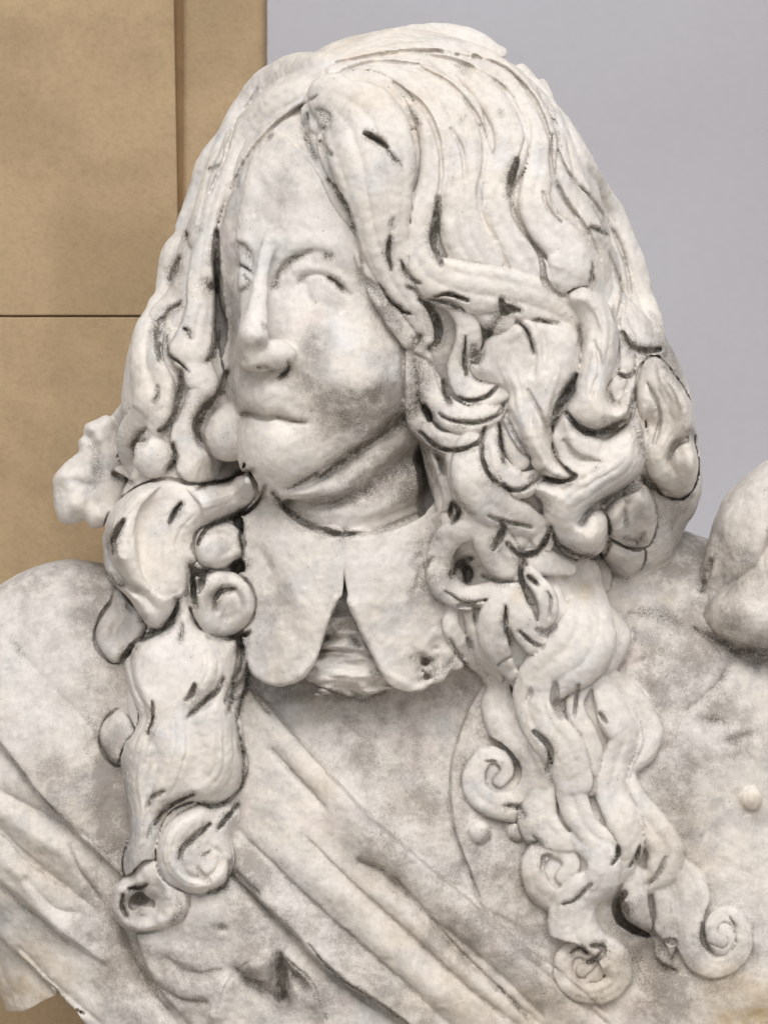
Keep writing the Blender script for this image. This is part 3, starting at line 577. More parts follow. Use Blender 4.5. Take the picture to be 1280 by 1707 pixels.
L([(975, 965), (980, 1030), (962, 1085), (915, 1125), (890, 1165), (905, 1210), (935, 1250), (955, 1300)], [34, 48, 52, 44, 36, 36, 36, 30], .6, .5, fl=3, amp=.06)
L([(838, 990), (824, 1040), (828, 1085), (850, 1120)], [22, 26, 24, 14], .8, .4)
L([(862, 980), (868, 1030), (890, 1070), (925, 1085)], [16, 20, 20, 12], .8, .7)
L([(880, 955), (908, 990), (914, 1025), (900, 1052)], [10, 16, 15, 9], .9, .9, dz=6); L([(928, 985), (935, 1020), (918, 1052), (895, 1062)], [8, 12, 12, 7], .9, .8)
L([(832, 1135), (828, 1180), (850, 1225), (880, 1260), (890, 1300), (868, 1338), (830, 1342), (796, 1322), (790, 1290), (806, 1262), (834, 1262), (846, 1285), (832, 1302)], [16, 26, 32, 33, 31, 28, 23, 20, 18, 16, 14, 12, 10], .7, .4)
L([(915, 1290), (898, 1330), (898, 1372), (925, 1400), (965, 1412)], [14, 28, 32, 26, 12], .75, .35)
L([(950, 1290), (955, 1335), (975, 1378), (1008, 1412), (1012, 1445)], [20, 24, 22, 20, 12], .75, .5, fl=2, amp=.1)
L([(960, 1400), (1000, 1425), (1000, 1465), (968, 1492), (928, 1500), (896, 1478), (888, 1440), (908, 1415), (938, 1418), (952, 1442), (938, 1462)], [14, 26, 30, 27, 23, 21, 19, 17, 15, 13, 12], .75, .4)
L([(1042, 1450), (1000, 1470), (962, 1500), (955, 1545), (985, 1585), (1022, 1600), (1030, 1632), (1000, 1656), (960, 1650), (938, 1622), (945, 1590), (972, 1582), (985, 1602), (970, 1620)], [16, 28, 36, 38, 34, 27, 21, 18, 16, 15, 13, 12, 10, 9], .65, .4)
L([(1058, 1462), (1055, 1500), (1068, 1528), (1088, 1548)], [20, 22, 16, 5], .85, .5)
L([(1100, 1462), (1114, 1510), (1112, 1560), (1104, 1600)], [16, 22, 22, 12], .8, .3)
L([(1118, 1440), (1145, 1480), (1154, 1535), (1156, 1584), (1180, 1612), (1216, 1608), (1240, 1578), (1234, 1542), (1209, 1524), (1188, 1536), (1185, 1560), (1203, 1570)], [18, 30, 30, 25, 18, 15, 14, 13, 12, 11, 10, 9], .62, .35)
print('locks', time.time() - T0, len(PARTS))

# ------------------------------------------------------------------ black-crusted channels and darkened creases: points, half width, cut depth, darkness
CH = [
 ([(425, 1152), (500, 1234), (590, 1332), (665, 1402), (760, 1480), (900, 1592), (1000, 1680)], 2.2, 2, .45), ([(655, 1462), (700, 1510), (760, 1580), (840, 1655)], 3, 3, .55), ([(420, 1405), (470, 1455), (545, 1525), (620, 1590), (700, 1660)], 2.5, 2, .45), ([(455, 1250), (500, 1300), (540, 1345)], 2.5, 2, .5),  # sash and robe creases, toned darker along thin cuts
 ([(60, 1318), (130, 1392), (195, 1455)], 2.5, 2, .6), ([(0, 1240), (60, 1318)], 2.5, 3, .5), ([(0, 1390), (60, 1445), (110, 1482)], 2.5, 2, .45), ([(0, 1476), (50, 1520), (100, 1562), (150, 1595)], 2.5, 3, .6), ([(118, 1410), (130, 1445), (150, 1475), (172, 1508)], 2, 2, .5), ([(752, 1260), (748, 1320), (756, 1390), (780, 1450), (800, 1500)], 2.2, 2, .5), ([(800, 1145), (770, 1200), (754, 1260)], 2, 1, .35),
 ([(510, 1395), (590, 1475), (680, 1555), (750, 1620), (840, 1700)], 2.5, 2, .45), ([(905, 1600), (860, 1560), (810, 1520)], 3, 2, .4), ([(30, 1590), (80, 1640), (140, 1690)], 3, 2, .5), ([(255, 1640), (300, 1665), (345, 1672)], 3, 2, .5), ([(280, 1600), (320, 1622), (370, 1618)], 3, 1, .45), ([(360, 1690), (382, 1635), (420, 1598)], 2.5, 1, .4),
 ([(700, 112), (750, 140), (790, 185), (808, 235), (806, 280), (798, 320), (806, 365), (825, 400)], 6, 6, .15), ([(690, 86), (770, 105), (830, 138), (862, 180), (876, 225), (868, 262)], 6, 6, .15), ([(790, 92), (845, 115), (890, 165), (915, 225), (918, 265), (925, 300), (950, 345), (980, 385), (1000, 430)], 5, 7, .4),  # soft crown grooves, toned darker along their run
 ([(655, 138), (702, 175), (728, 225), (736, 280), (731, 335)], 6, 5, .25), ([(898, 150), (922, 196), (934, 245)], 4, 6, .55), ([(930, 250), (950, 292), (985, 330), (1020, 380), (1042, 435), (1052, 500)], 5, 8, .5), ([(560, 122), (620, 104), (700, 108)], 6, 5, .15), ([(560, 104), (630, 92), (720, 84), (800, 98)], 5, 5, .15),
 ([(430, 148), (390, 212), (372, 268), (350, 320)], 5, 5, .35), ([(530, 158), (462, 205), (412, 262), (385, 318), (366, 380)], 4, 5, .4), ([(1015, 420), (1036, 480), (1030, 530)], 4, 6, .5), ([(852, 330), (870, 380), (900, 425), (908, 470), (935, 494)], 4, 8, .7), ([(752, 215), (770, 250), (776, 300)], 5, 3, .3),
 ([(905, 320), (915, 350), (935, 370)], 5, 5, .4), ([(930, 770), (905, 700), (880, 650)], 5, 5, .4), ([(1000, 770), (960, 760), (940, 735)], 7, 5, .4), ([(1080, 640), (1100, 690), (1090, 740)], 5, 6, .45), ([(990, 570), (1000, 610), (985, 660)], 5, 3, .3),
 ([(607, 222), (625, 230), (645, 245)], 7, 12, 1.3), ([(645, 248), (655, 262), (668, 274)], 4, 2, 1.), ([(512, 190), (510, 215), (515, 240), (527, 265)], 5, 3, .9), ([(530, 185), (545, 195), (540, 215)], 9, 2, .8), ([(534, 235), (542, 252), (552, 258)], 5, 4, .6),
 ([(545, 298), (565, 322), (580, 350), (592, 385)], 4, 4, 1.), ([(592, 385), (600, 420), (606, 450)], 3, 3, .5), ([(685, 180), (700, 205)], 6, 0, .8), ([(730, 330), (727, 370), (722, 405), (735, 440)], 8, 10, 1.),
 ([(650, 395), (647, 420), (652, 450)], 6, 8, 1.15), ([(655, 365), (650, 385)], 3, 2, .7), ([(668, 435), (680, 460), (700, 472)], 5, 6, .9), ([(678, 478), (692, 485), (700, 495)], 4, 4, .9),
 ([(600, 455), (606, 470), (620, 480), (635, 500)], 12, 3, .75), ([(632, 475), (650, 500), (672, 518), (684, 524)], 4, 7, 1.), ([(620, 490), (640, 520), (665, 545)], 14, 0, .65), ([(700, 500), (718, 515), (730, 545), (728, 570), (715, 580)], 10, 14, 1.15), ([(700, 562), (693, 572)], 7, 2, 1.),
 ([(725, 495), (745, 490), (765, 495), (780, 502)], 4, 8, 1.2), ([(715, 500), (740, 503), (762, 510), (772, 518)], 4, 6, 1.1), ([(835, 500), (840, 522), (850, 520)], 8, 10, 1.1), ([(838, 520), (822, 545), (812, 558)], 10, 3, .9), ([(865, 520), (850, 515), (838, 510)], 8, 4, 1.),
 ([(776, 560), (774, 600), (778, 625)], 4, 6, 1.1), ([(790, 580), (792, 600), (800, 592)], 11, 3, 1.05), ([(862, 535), (880, 555), (890, 590)], 4, 6, .9), ([(885, 533), (905, 536), (930, 538)], 3, 5, 1.), ([(965, 540), (967, 560), (962, 575)], 3, 3, .8),
 ([(740, 635), (742, 655), (750, 672)], 6, 14, 1.15), ([(765, 662), (785, 668), (812, 660), (828, 645)], 4, 8, 1.1), ([(708, 675), (715, 690), (716, 700)], 6, 12, 1.1), ([(732, 690), (750, 700), (790, 705), (825, 695), (840, 675)], 5, 6, 1.), ([(700, 720), (730, 745), (765, 750), (800, 735), (808, 712)], 5, 8, 1.), 
 ([(862, 265), (853, 295), (850, 325)], 9, 14, 1.15), ([(850, 330), (856, 360), (880, 395), (902, 430)], 3, 3, .5), ([(906, 440), (910, 470), (930, 490), (945, 496)], 4, 5, .8), ([(986, 378), (1000, 385), (1010, 390)], 5, 4, 1.), ([(988, 438), (986, 470)], 3, 6, 1.), ([(920, 225), (918, 250)], 4, 4, .9), ([(765, 110), (780, 120)], 7, 0, .6), ([(775, 160), (790, 180)], 5, 0, .6), ([(775, 195), (765, 205)], 3, 0, .6), ([(835, 185), (838, 190)], 5, 0, .6),
 ([(1038, 555), (1050, 575), (1075, 585), (1100, 582)], 9, 12, 1.15), ([(1022, 515), (1030, 540)], 4, 6, .8), ([(1028, 622), (1045, 628), (1058, 620)], 4, 6, 1.), ([(1014, 650), (1020, 668), (1030, 672)], 5, 6, .7),
 ([(960, 625), (945, 655), (930, 680), (920, 710)], 9, 14, 1.1), ([(955, 640), (940, 665)], 10, 6, 1.), ([(945, 690), (965, 712), (990, 722), (1020, 712), (1040, 700)], 7, 9, 1.15), ([(1010, 715), (1025, 705)], 10, 0, 1.), ([(1058, 650), (1052, 685), (1040, 708)], 4, 7, .9), ([(1058, 700), (1070, 740), (1075, 765)], 8, 4, .7),
 ([(806, 715), (803, 760), (818, 795), (845, 815), (875, 815), (900, 795)], 5, 8, 1.05), ([(832, 705), (835, 740), (842, 770)], 5, 10, 1.), ([(845, 695), (855, 720), (875, 750), (885, 765)], 4, 4, .7), ([(898, 790), (920, 798), (945, 800), (958, 794)], 4, 6, 1.), ([(885, 800), (905, 785)], 8, 2, .7), ([(895, 828), (905, 840), (910, 850)], 7, 0, .6),
 ([(725, 755), (735, 770), (738, 790)], 8, 12, .85), ([(750, 860), (755, 840), (765, 855), (755, 872)], 6, 12, 1.1), ([(757, 820), (775, 845), (790, 858)], 3, 5, .8), ([(735, 650), (722, 610), (690, 590)], 3, 3, .4),
 ([(815, 860), (840, 870), (870, 875), (885, 880)], 4, 8, .9), ([(838, 870), (836, 890), (822, 915)], 9, 12, 1.1), ([(845, 905), (865, 925), (895, 920), (912, 895), (918, 875)], 6, 9, 1.1), ([(918, 880), (930, 905), (960, 925), (1000, 930)], 6, 9, 1.1), ([(968, 872), (985, 850), (1010, 835), (1045, 820), (1080, 800)], 8, 10, .85), ([(1070, 795), (1085, 810), (1100, 820)], 9, 10, 1.), ([(1015, 870), (1015, 905), (1008, 925)], 4, 8, .9), ([(1040, 850), (1046, 880)], 4, 4, .7), ([(1040, 898), (1060, 905), (1072, 890)], 6, 4, .9), ([(1100, 815), (1125, 832), (1150, 825)], 7, 3, .75), ([(1145, 735), (1125, 745), (1115, 765)], 5, 6, .8), ([(1150, 720), (1158, 730)], 6, 2, .8),
 ([(752, 960), (765, 940), (785, 930)], 9, 10, 1.), ([(768, 938), (780, 955), (778, 968)], 12, 18, .95), ([(870, 925), (868, 960), (880, 1000), (885, 1010)], 7, 12, 1.1), ([(880, 960), (895, 975)], 6, 8, .9), ([(805, 960), (830, 968), (850, 970), (865, 970)], 5, 6, .9), ([(740, 985), (775, 1004), (810, 1000)], 3, 5, .9), ([(765, 1010), (780, 1008), (795, 1012)], 7, 8, .8), ([(790, 1015), (792, 1040)], 4, 6, .8), 
 ([(842, 1010), (842, 1045), (850, 1075)], 5, 7, 1.), ([(865, 1052), (885, 1070), (905, 1078)], 3, 6, 1.), ([(895, 1050), (910, 1055), (925, 1045)], 6, 4, .8), ([(915, 1030), (918, 1000), (912, 985)], 3, 5, .6), ([(830, 1108), (850, 1095)], 3, 4, .8), ([(780, 1065), (785, 1080)], 5, 6, .9), ([(750, 1065), (765, 1095), (785, 1120)], 3, 3, .9), ([(885, 1150), (882, 1160), (878, 1168)], 4, 3, .6),
 ([(925, 1140), (925, 1170), (935, 1195)], 8, 9, .6), ([(965, 1140), (960, 1165), (957, 1195)], 3, 6, .8), ([(1000, 1190), (1010, 1205)], 5, 6, .6), ([(890, 1220), (912, 1240), (918, 1265), (912, 1285)], 8, 10, .8), ([(840, 1345), (865, 1348), (872, 1362)], 6, 4, .9), ([(890, 1395), (900, 1410), (885, 1405)], 6, 4, .8), ([(1030, 1412), (1028, 1430), (1020, 1442)], 5, 12, .95), ([(1066, 1412), (1060, 1432), (1050, 1445)], 4, 7, 1.), ([(985, 1475), (960, 1500), (938, 1508)], 4, 6, .9), ([(1110, 1430), (1098, 1455), (1082, 1475)], 4, 5, .8), ([(903, 1448), (906, 1430), (918, 1428)], 5, 6, .75), ([(825, 1270), (810, 1270)], 3, 3, .7),
 ([(1040, 1490), (1028, 1510), (1035, 1535), (1055, 1550), (1080, 1560)], 11, 20, .95), ([(1040, 1510), (1040, 1530)], 12, 10, .8), ([(985, 1578), (1005, 1580), (1000, 1595), (980, 1605)], 8, 10, .9), ([(950, 1590), (965, 1580), (978, 1590)], 4, 5, .9), ([(1170, 1540), (1172, 1570), (1185, 1588)], 7, 8, .85), ([(1215, 1528), (1225, 1545)], 3, 4, .8), ([(1110, 1570), (1125, 1572)], 7, 5, .9), ([(1095, 1600), (1105, 1612), (1125, 1620)], 8, 6, .9),
 # left side
 ([(362, 385), (360, 420), (360, 455), (362, 490)], 7, 14, 1.2), ([(345, 470), (358, 478)], 12, 2, .95), ([(362, 520), (362, 550), (360, 575)], 4, 8, 1.05), ([(360, 575), (355, 592), (345, 602)], 5, 8, 1.2), ([(378, 620), (365, 655), (352, 672)], 8, 14, 1.1), ([(372, 655), (350, 670), (335, 690), (328, 715), (335, 740)], 10, 18, 1.15),
 ([(310, 390), (312, 395)], 6, 4, 1.1), ([(330, 380), (335, 382)], 7, 0, .7), ([(300, 430), (292, 445), (280, 468)], 8, 3, 1.), ([(350, 282), (362, 278)], 5, 1, .7), ([(443, 232), (452, 226)], 4, 1, .8), ([(398, 292), (394, 310)], 3, 3, .8), ([(300, 505), (280, 520), (265, 545), (262, 580), (268, 600)], 8, 5, 1.), ([(307, 548), (314, 552), (318, 560)], 3.5, 4, 1.),
 ([(278, 560), (282, 590), (300, 605), (315, 620)], 3, 6, 1.), ([(300, 620), (303, 645), (298, 675), (290, 700)], 9, 5, 1.), ([(292, 690), (280, 710), (265, 718)], 5, 7, 1.1), ([(262, 645), (262, 660), (256, 670)], 3.5, 3, .9), ([(242, 715), (230, 728), (222, 745), (225, 762)], 6, 7, 1.), ([(245, 733), (230, 735)], 6, 3, .9), ([(288, 740), (292, 765), (280, 785)], 6, 9, 1.1), ([(190, 790), (205, 800), (220, 805)], 7, 10, .95),
 ([(330, 815), (350, 806), (385, 798), (408, 775)], 5, 7, 1.1), ([(392, 792), (420, 785)], 6, 4, 1.05), ([(345, 805), (338, 812)], 4, 4, 1.),
 ([(205, 868), (195, 885), (188, 905), (190, 920)], 8, 16, 1.25), ([(302, 838), (290, 855), (282, 872)], 6, 9, 1.15), ([(442, 812), (432, 834), (414, 852), (390, 862), (356, 874), (338, 890), (330, 908)], 5.5, 10, 1.15), ([(400, 852), (405, 870), (402, 900), (405, 925)], 5, 9, 1.15),
 ([(318, 945), (330, 955), (345, 952)], 9, 16, 1.2), ([(320, 950), (322, 985), (326, 1012)], 7, 18, 1.25), ([(340, 960), (332, 985)], 9, 14, 1.2), ([(385, 945), (400, 938), (405, 950)], 9, 10, 1.1), ([(358, 1012), (358, 998), (370, 985), (392, 982)], 5, 7, 1.), ([(296, 1000), (292, 1020), (275, 1045), (265, 1055)], 7, 14, 1.2), ([(270, 1050), (250, 1058), (235, 1068)], 5, 8, 1.1), ([(222, 1078), (212, 1090), (203, 1098)], 8, 12, 1.2), ([(180, 955), (195, 972), (205, 978)], 4, 3, .9), ([(235, 1032), (238, 1030)], 6, 2, .8), ([(213, 1012), (216, 1016)], 5, 1, .9),
 ([(304, 1042), (302, 1070)], 4, 3, .85), ([(345, 1060), (375, 1066), (395, 1062)], 4, 5, .8), ([(415, 1055), (402, 1065), (405, 1090)], 8, 12, 1.2), ([(395, 1080), (397, 1110), (385, 1150), (375, 1170)], 4, 5, 1.), ([(410, 1105), (412, 1140), (402, 1170), (396, 1200)], 5, 10, 1.2), ([(398, 1160), (385, 1175), (378, 1190)], 4, 4, 1.), ([(396, 1200), (402, 1240), (408, 1270), (402, 1310), (385, 1330)], 4, 8, 1.15), ([(385, 1330), (370, 1342), (350, 1345), (338, 1340)], 5, 8, 1.15),
 ([(324, 1142), (318, 1160), (310, 1168)], 6, 6, 1.1), ([(372, 1130), (362, 1152), (340, 1170), (315, 1195)], 6, 9, 1.1), ([(255, 1170), (254, 1200), (246, 1225)], 3.5, 5, .95), ([(272, 1320), (255, 1330), (248, 1345)], 4, 4, .85), ([(322, 1325), (300, 1335), (275, 1350), (258, 1375)], 6, 10, 1.2), ([(252, 1380), (248, 1395)], 3, 3, .8), ([(396, 1342), (380, 1362), (364, 1382)], 5.5, 9, 1.2), ([(350, 1375), (325, 1395), (305, 1415), (300, 1432)], 6, 9, 1.2), ([(338, 1428), (350, 1422)], 4, 3, .8), ([(330, 1448), (336, 1458), (350, 1470)], 5, 3, .7), ([(385, 1450), (375, 1475), (345, 1490)], 4, 5, 1.), ([(205, 1490), (203, 1510), (210, 1528)], 5, 7, 1.1), ([(215, 1482), (235, 1480), (245, 1475)], 5, 10, 1.), ([(295, 1495), (300, 1520), (285, 1540)], 5, 0, .8), ([(225, 1500), (245, 1500)], 12, 10, .5),
 # face and neck
 ([(458, 478), (462, 460), (474, 445), (490, 432), (515, 420)], 5, 3, .9), ([(458, 470), (456, 478)], 5, 1, 1.), ([(540, 424), (550, 430)], 6, 0, .95), ([(500, 470), (508, 462)], 4, 1, .7), ([(548, 462), (562, 472), (576, 484)], 4, 3, 1.), ([(394, 405), (408, 412), (418, 428), (422, 445)], 4, 1, .75), ([(402, 441), (412, 448), (420, 456)], 3, 3, 1.15), ([(402, 484), (410, 480), (416, 472), (408, 462)], 2.5, 1, .8), ([(480, 602), (482, 612), (475, 622), (465, 631)], 4, 8, 1.2), ([(428, 612), (445, 612), (455, 618)], 3, 4, .7),
 ([(405, 686), (412, 688)], 4, 3, .9), ([(462, 695), (485, 703), (508, 706)], 3, 4, .8), ([(440, 540), (442, 545)], 3, 0, .9), ([(432, 572), (440, 575)], 6, 0, .6), ([(405, 590), (410, 600)], 4, 0, .5),
 ([(478, 815), (500, 805), (545, 785), (590, 755), (640, 722)], 8, 1, .98), ([(630, 725), (660, 702), (695, 670)], 15, 0, .92), ([(520, 838), (560, 836), (610, 818), (660, 785)], 8, 0, .8), ([(690, 600), (696, 640), (690, 690)], 11, 0, .85), ([(650, 790), (690, 770), (715, 745)], 14, 0, .8), ([(640, 650), (600, 665), (580, 650)], 10, 0, .65), ([(560, 690), (590, 700), (600, 720)], 16, 0, .5), ([(660, 830), (700, 805), (720, 780)], 16, 0, .75), ([(455, 822), (475, 848), (510, 872), (560, 890), (590, 890)], 8, 10, 1.1), ([(590, 890), (640, 882), (700, 855)], 5, 5, .65),
 ([(570, 985), (555, 990), (548, 1010)], 3, 0, .5), ([(556, 1020), (545, 1060), (532, 1100)], 5, 0, .6), ([(562, 1008), (570, 1015), (580, 1028)], 8, 0, .6), ([(565, 1045), (590, 1040)], 5, 2, .8), ([(585, 1065), (600, 1075)], 5, 3, .9), ([(520, 1140), (560, 1155), (600, 1165), (640, 1155)], 3, 2, .85), ([(620, 1120), (635, 1130)], 5, 1, .8), ([(720, 930), (700, 960), (690, 990)], 5, 1, .75), ([(690, 1100), (715, 1105), (725, 1115)], 10, 1, .8), ([(700, 1135), (735, 1120), (760, 1100)], 7, 1, .7), ([(690, 940), (715, 905), (735, 890)], 14, 0, .5), ([(690, 990), (720, 960)], 16, 0, .5),
 ([(415, 1140), (430, 1165), (450, 1190)], 4, 2, .8), ([(520, 1143), (580, 1168), (660, 1160)], 6, 0, .4),
 # robe
 ([(395, 1615), (430, 1640), (468, 1665)], 8, 0, .85), ([(466, 1592), (470, 1625), (475, 1660)], 12, 4, 1.), ([(480, 1610), (505, 1640)], 8, 0, .85), ([(515, 1575), (560, 1625), (620, 1665), (680, 1707)], 2.5, 2, .9), ([(480, 1600), (520, 1640), (545, 1700)], 2.5, 1, .7), ([(820, 1640), (850, 1665), (880, 1700)], 3, 3, .9), ([(620, 1440), (640, 1452)], 2.5, 2, .9),
 ([(1185, 935), (1175, 965), (1168, 985)], 7, 4, .95), ([(1160, 1050), (1200, 1070), (1230, 1085), (1280, 1095)], 8, 3, .95), ([(1240, 1085), (1280, 1092)], 14, 4, .9), ([(1218, 1100), (1205, 1130), (1190, 1145)], 4, 0, .65), ([(1070, 1020), (1100, 1025), (1130, 1040)], 10, 0, .8), ([(1050, 1018), (1060, 1022)], 4, 0, .7), ([(1185, 1200), (1205, 1202)], 8, 0, .6), ([(1215, 1235), (1240, 1228), (1260, 1222)], 8, 0, .6), ([(1060, 1590), (1075, 1640)], 22, 0, .62), ([(1085, 1560), (1110, 1600)], 16, 4, .75), ([(975, 1660), (1010, 1670)], 12, 0, .5), ([(1110, 1620), (1090, 1670)], 18, 0, .6),  # lower right hollow: its shadow painted in along with the crust
 ([(385, 1440), (400, 1465), (430, 1490)], 9, 2, .75), ([(430, 1495), (470, 1535), (500, 1565)], 5, 0, .6), ([(190, 1400), (200, 1430), (205, 1450)], 14, 0, .55), ([(213, 1560), (220, 1590), (250, 1640), (280, 1680)], 7, 0, .65), ([(255, 1640), (270, 1665)], 10, 0, .65), ([(140, 1385), (165, 1415), (190, 1445)], 3, 0, .7), ([(20, 1072), (38, 1092)], 6, 0, .6), ([(140, 1180), (155, 1210), (165, 1228)], 6, 0, .55), ([(190, 1270), (210, 1285)], 10, 0, .6), ([(90, 1345), (120, 1375)], 3, 0, .6), ([(0, 1480), (60, 1528), (110, 1570)], 3, 0, .6), ([(10, 1655), (25, 1650)], 9, 0, .4),
 ([(355, 1545), (375, 1548)], 5, 0, .7), ([(150, 740), (165, 770), (160, 810)], 9, 0, .55), ([(130, 890), (155, 885)], 4, 0, .6), ([(800, 1405), (812, 1396), (816, 1385)], 4, 0, .8), ([(855, 1402), (870, 1405)], 4, 0, .8), ([(1150, 870), (1130, 900)], 16, 0, .5), ([(1100, 560), (1120, 610), (1135, 640)], 12, 0, .75), ([(1085, 520), (1095, 545)], 6, 0, .5), ([(1110, 860), (1130, 850)], 20, 0, .5), ([(1200, 900), (1192, 930)], 5, 0, .6),  # includes shadow painted below the two jacket buttons
]
cp = poly_sdf([W(x, y, 0)[:2] for x, y in [(-120, 1730), (30, 1700), (96, 1664), (118, 1684), (150, 1730), (150, 1900), (-120, 1900)]])
F[...] = np.maximum(F, -cp[:, :, None]); del cp
FR = front(); FRb = blur(FR, 5)
for pts, wd, dep, gr in CH:
    if dep <= 0: continue
    Q = catmull(np.column_stack([np.array(pts, float), np.zeros(len(pts))]), 3.5)
    for it in range(2):
        zq = bs(Q[:, 0], Q[:, 1], FRb) if it == 0 else bs(qx, qy, FRb)
        f = (D - zq) / D; qx = 640 + (Q[:, 0] - 640) * f; qy = 853.5 + (Q[:, 1] - 853.5) * f
    QQ = np.column_stack([qx, qy]); m = wd * 2 + 10
    sx = box(qx.min() - m, qx.max() + m, xs, X0); sy = box(qy.min() - m, qy.max() + m, ys, Y0)
    gx, gy = GX[sx, sy], GY[sx, sy]
    if gx.size == 0: continue
    t, u, over = nearest2d(gx, gy, QQ); nq = len(QQ)
    tap = .55 + .45 * np.sin(np.pi * np.clip((np.arange(nq) + .5) / nq, 0, 1))
    wv = lerp(wd * .8 * tap, t); dv = lerp(dep * 1.9 * tap, t); zc_ = lerp(np.asarray(zq, float), t)
    r = np.sqrt(u ** 2 + over ** 2); ok = r < wd * 1.4
    sz = box(zq.min() - dep * 2 - 14, min(zq.max() + 40, Z1), zs, Z0)
    z = zs[sz][None, None, :] - zc_[:, :, None]
    k0 = np.sqrt((r / wv)[:, :, None] ** 2 + (np.minimum(z, 0) / dv[:, :, None]) ** 2)
    d = (k0 - 1) * np.minimum(wv, dv)[:, :, None]
    d[z > 34] = 20
    sl = (sx, sy, sz); a = F[sl]; kk = 3.5; b = -d
    h = np.clip(.5 - .5 * (a - b) / kk, 0, 1); nb = a + (b - a) * h + kk * h * (1 - h)
    F[sl] = np.where(d > 12, a, np.maximum(a, nb)).astype(np.float32)
print('channels', time.time() - T0)
# ------------------------------------------------------------------ surface of the field (surface nets)
F[0], F[-1], F[:, 0], F[:, -1], F[:, :, 0], F[:, :, -1] = 9, 9, 9, 9, 9, 9
S_ = (F < 0).view(np.uint8)
cnt = np.zeros((nx - 1, ny - 1, nz - 1), np.uint8)
for i in (0, 1):
    for j in (0, 1):
        for k in (0, 1): cnt += S_[i:nx - 1 + i, j:ny - 1 + j, k:nz - 1 + k]
act = np.flatnonzero(((cnt > 0) & (cnt < 8)).ravel()); del cnt
ci, cj, ck = np.unravel_index(act, (nx - 1, ny - 1, nz - 1))
val = {(i, j, k): F[ci + i, cj + j, ck + k] for i in (0, 1) for j in (0, 1) for k in (0, 1)}
acc = np.zeros((len(act), 3)); num = np.zeros(len(act))
import itertools
for a in itertools.product((0, 1), repeat=3):
    for ax in range(3):
        if a[ax]: continue
        b = list(a); b[ax] = 1; va, vb = val[a], val[tuple(b)]; m = (va < 0) != (vb < 0)
        t = np.where(m, va / np.where(m, va - vb, 1), 0)
        for q in range(3): acc[:, q] += np.where(m, a[q] + (t if q == ax else 0), 0)
        num += m
V = acc / num[:, None] + np.column_stack([ci, cj, ck]); del acc, val
own_c = np.zeros(len(act), np.uint8)
bestv = np.full(len(act), 1e9)
for a in itertools.product((0, 1), repeat=3):
    v = np.abs(F[ci + a[0], cj + a[1], ck + a[2]]); m = v < bestv; bestv[m] = v[m]; own_c[m] = OWN[ci + a[0], cj + a[1], ck + a[2]][m]
edge_tone_c = EDGE_TONE[ci, cj, ck].astype(np.float32)
for a in ((1, 0, 0), (0, 1, 0), (0, 0, 1), (1, 1, 1)): edge_tone_c += EDGE_TONE[ci + a[0], cj + a[1], ck + a[2]]
edge_tone_c /= 5 * 255.; del EDGE_TONE
V = V * VOX + np.array([X0, Y0, Z0])
dims = (nx - 1, ny - 1, nz - 1)
def cid(i, j, k): return np.searchsorted(act, (i * dims[1] + j) * dims[2] + k)
quads = []
for ax in range(3):
    s0 = [slice(0, -1) if q == ax else slice(0, None) for q in range(3)]; s1 = [slice(1, None) if q == ax else slice(0, None) for q in range(3)]
    A0 = S_[tuple(s0)]; A1 = S_[tuple(s1)]
    for inside_first in (1, 0):
        e = np.argwhere((A0 == inside_first) & (A1 == 1 - inside_first))
        o1, o2 = [(1, 2), (2, 0), (0, 1)][ax]
        e = e[(e[:, o1] > 0) & (e[:, o2] > 0)]
        def at(d1, d2):
            c = e.copy(); c[:, o1] -= d1; c[:, o2] -= d2; return cid(c[:, 0], c[:, 1], c[:, 2])
        q4 = np.column_stack([at(1, 1), at(0, 1), at(0, 0), at(1, 0)])
        if not inside_first: q4 = q4[:, ::-1]
        quads.append(q4)
Fq = np.vstack(quads); del quads
print('net', time.time() - T0, len(V), len(Fq))
# frontmost depth, for dark marks on the outside only
FRm = blur(front(), 4); del F, S_
# a little relaxation
def nbr_avg(V):
    s = np.zeros_like(V); n = np.zeros(len(V))
    for a, b in ((0, 1), (1, 2), (2, 3), (3, 0)):
        for p, q in ((a, b), (b, a)):
            for c in range(3): s[:, c] += np.bincount(Fq[:, p], V[Fq[:, q], c], len(V))
            n += np.bincount(Fq[:, p], minlength=len(V))
    return s / np.maximum(n, 1)[:, None]
V = V + .5 * (nbr_avg(V) - V)
def normals(V):
    a = V[Fq[:, 2]] - V[Fq[:, 0]]; b = V[Fq[:, 3]] - V[Fq[:, 1]]; n = np.cross(a, b); N = np.zeros_like(V)
    for p in range(4):
        for c in range(3): N[:, c] += np.bincount(Fq[:, p], n[:, c], len(V))
    return N / np.maximum(np.linalg.norm(N, axis=1, keepdims=True), 1e-9)
# lattice noise displaces the stone: chisel waves, chips and grain
rg = np.random.RandomState(11); LAT = rg.rand(48, 48, 48).astype(np.float32)
def vnoise(P, s):
    q = P / s; i = np.floor(q).astype(int); f = q - i; f = f * f * (3 - 2 * f); r = 0
    for a in itertools.product((0, 1), repeat=3):
        wgt = np.prod([f[:, c] if a[c] else 1 - f[:, c] for c in range(3)], axis=0)
        r = r + wgt * LAT[(i[:, 0] + a[0]) % 48, (i[:, 1] + a[1]) % 48, (i[:, 2] + a[2]) % 48]
    return r - .5
N = normals(V)
if (N * (V - V.mean(0))).sum() < 0: Fq = Fq[:, ::-1]; N = -N
Rm = np.array([[.8, .6, 0], [-.48, .64, .6], [.36, -.48, .8]]); V1 = V @ Rm; V2 = V1 @ Rm; V3 = V2 @ Rm
dsp = 3.4 * vnoise(V1, 46.) + 2.6 * vnoise(V2 + 100, 21.) + 1.7 * vnoise(V3 + 300, 9.)
V = V + N * dsp[:, None]
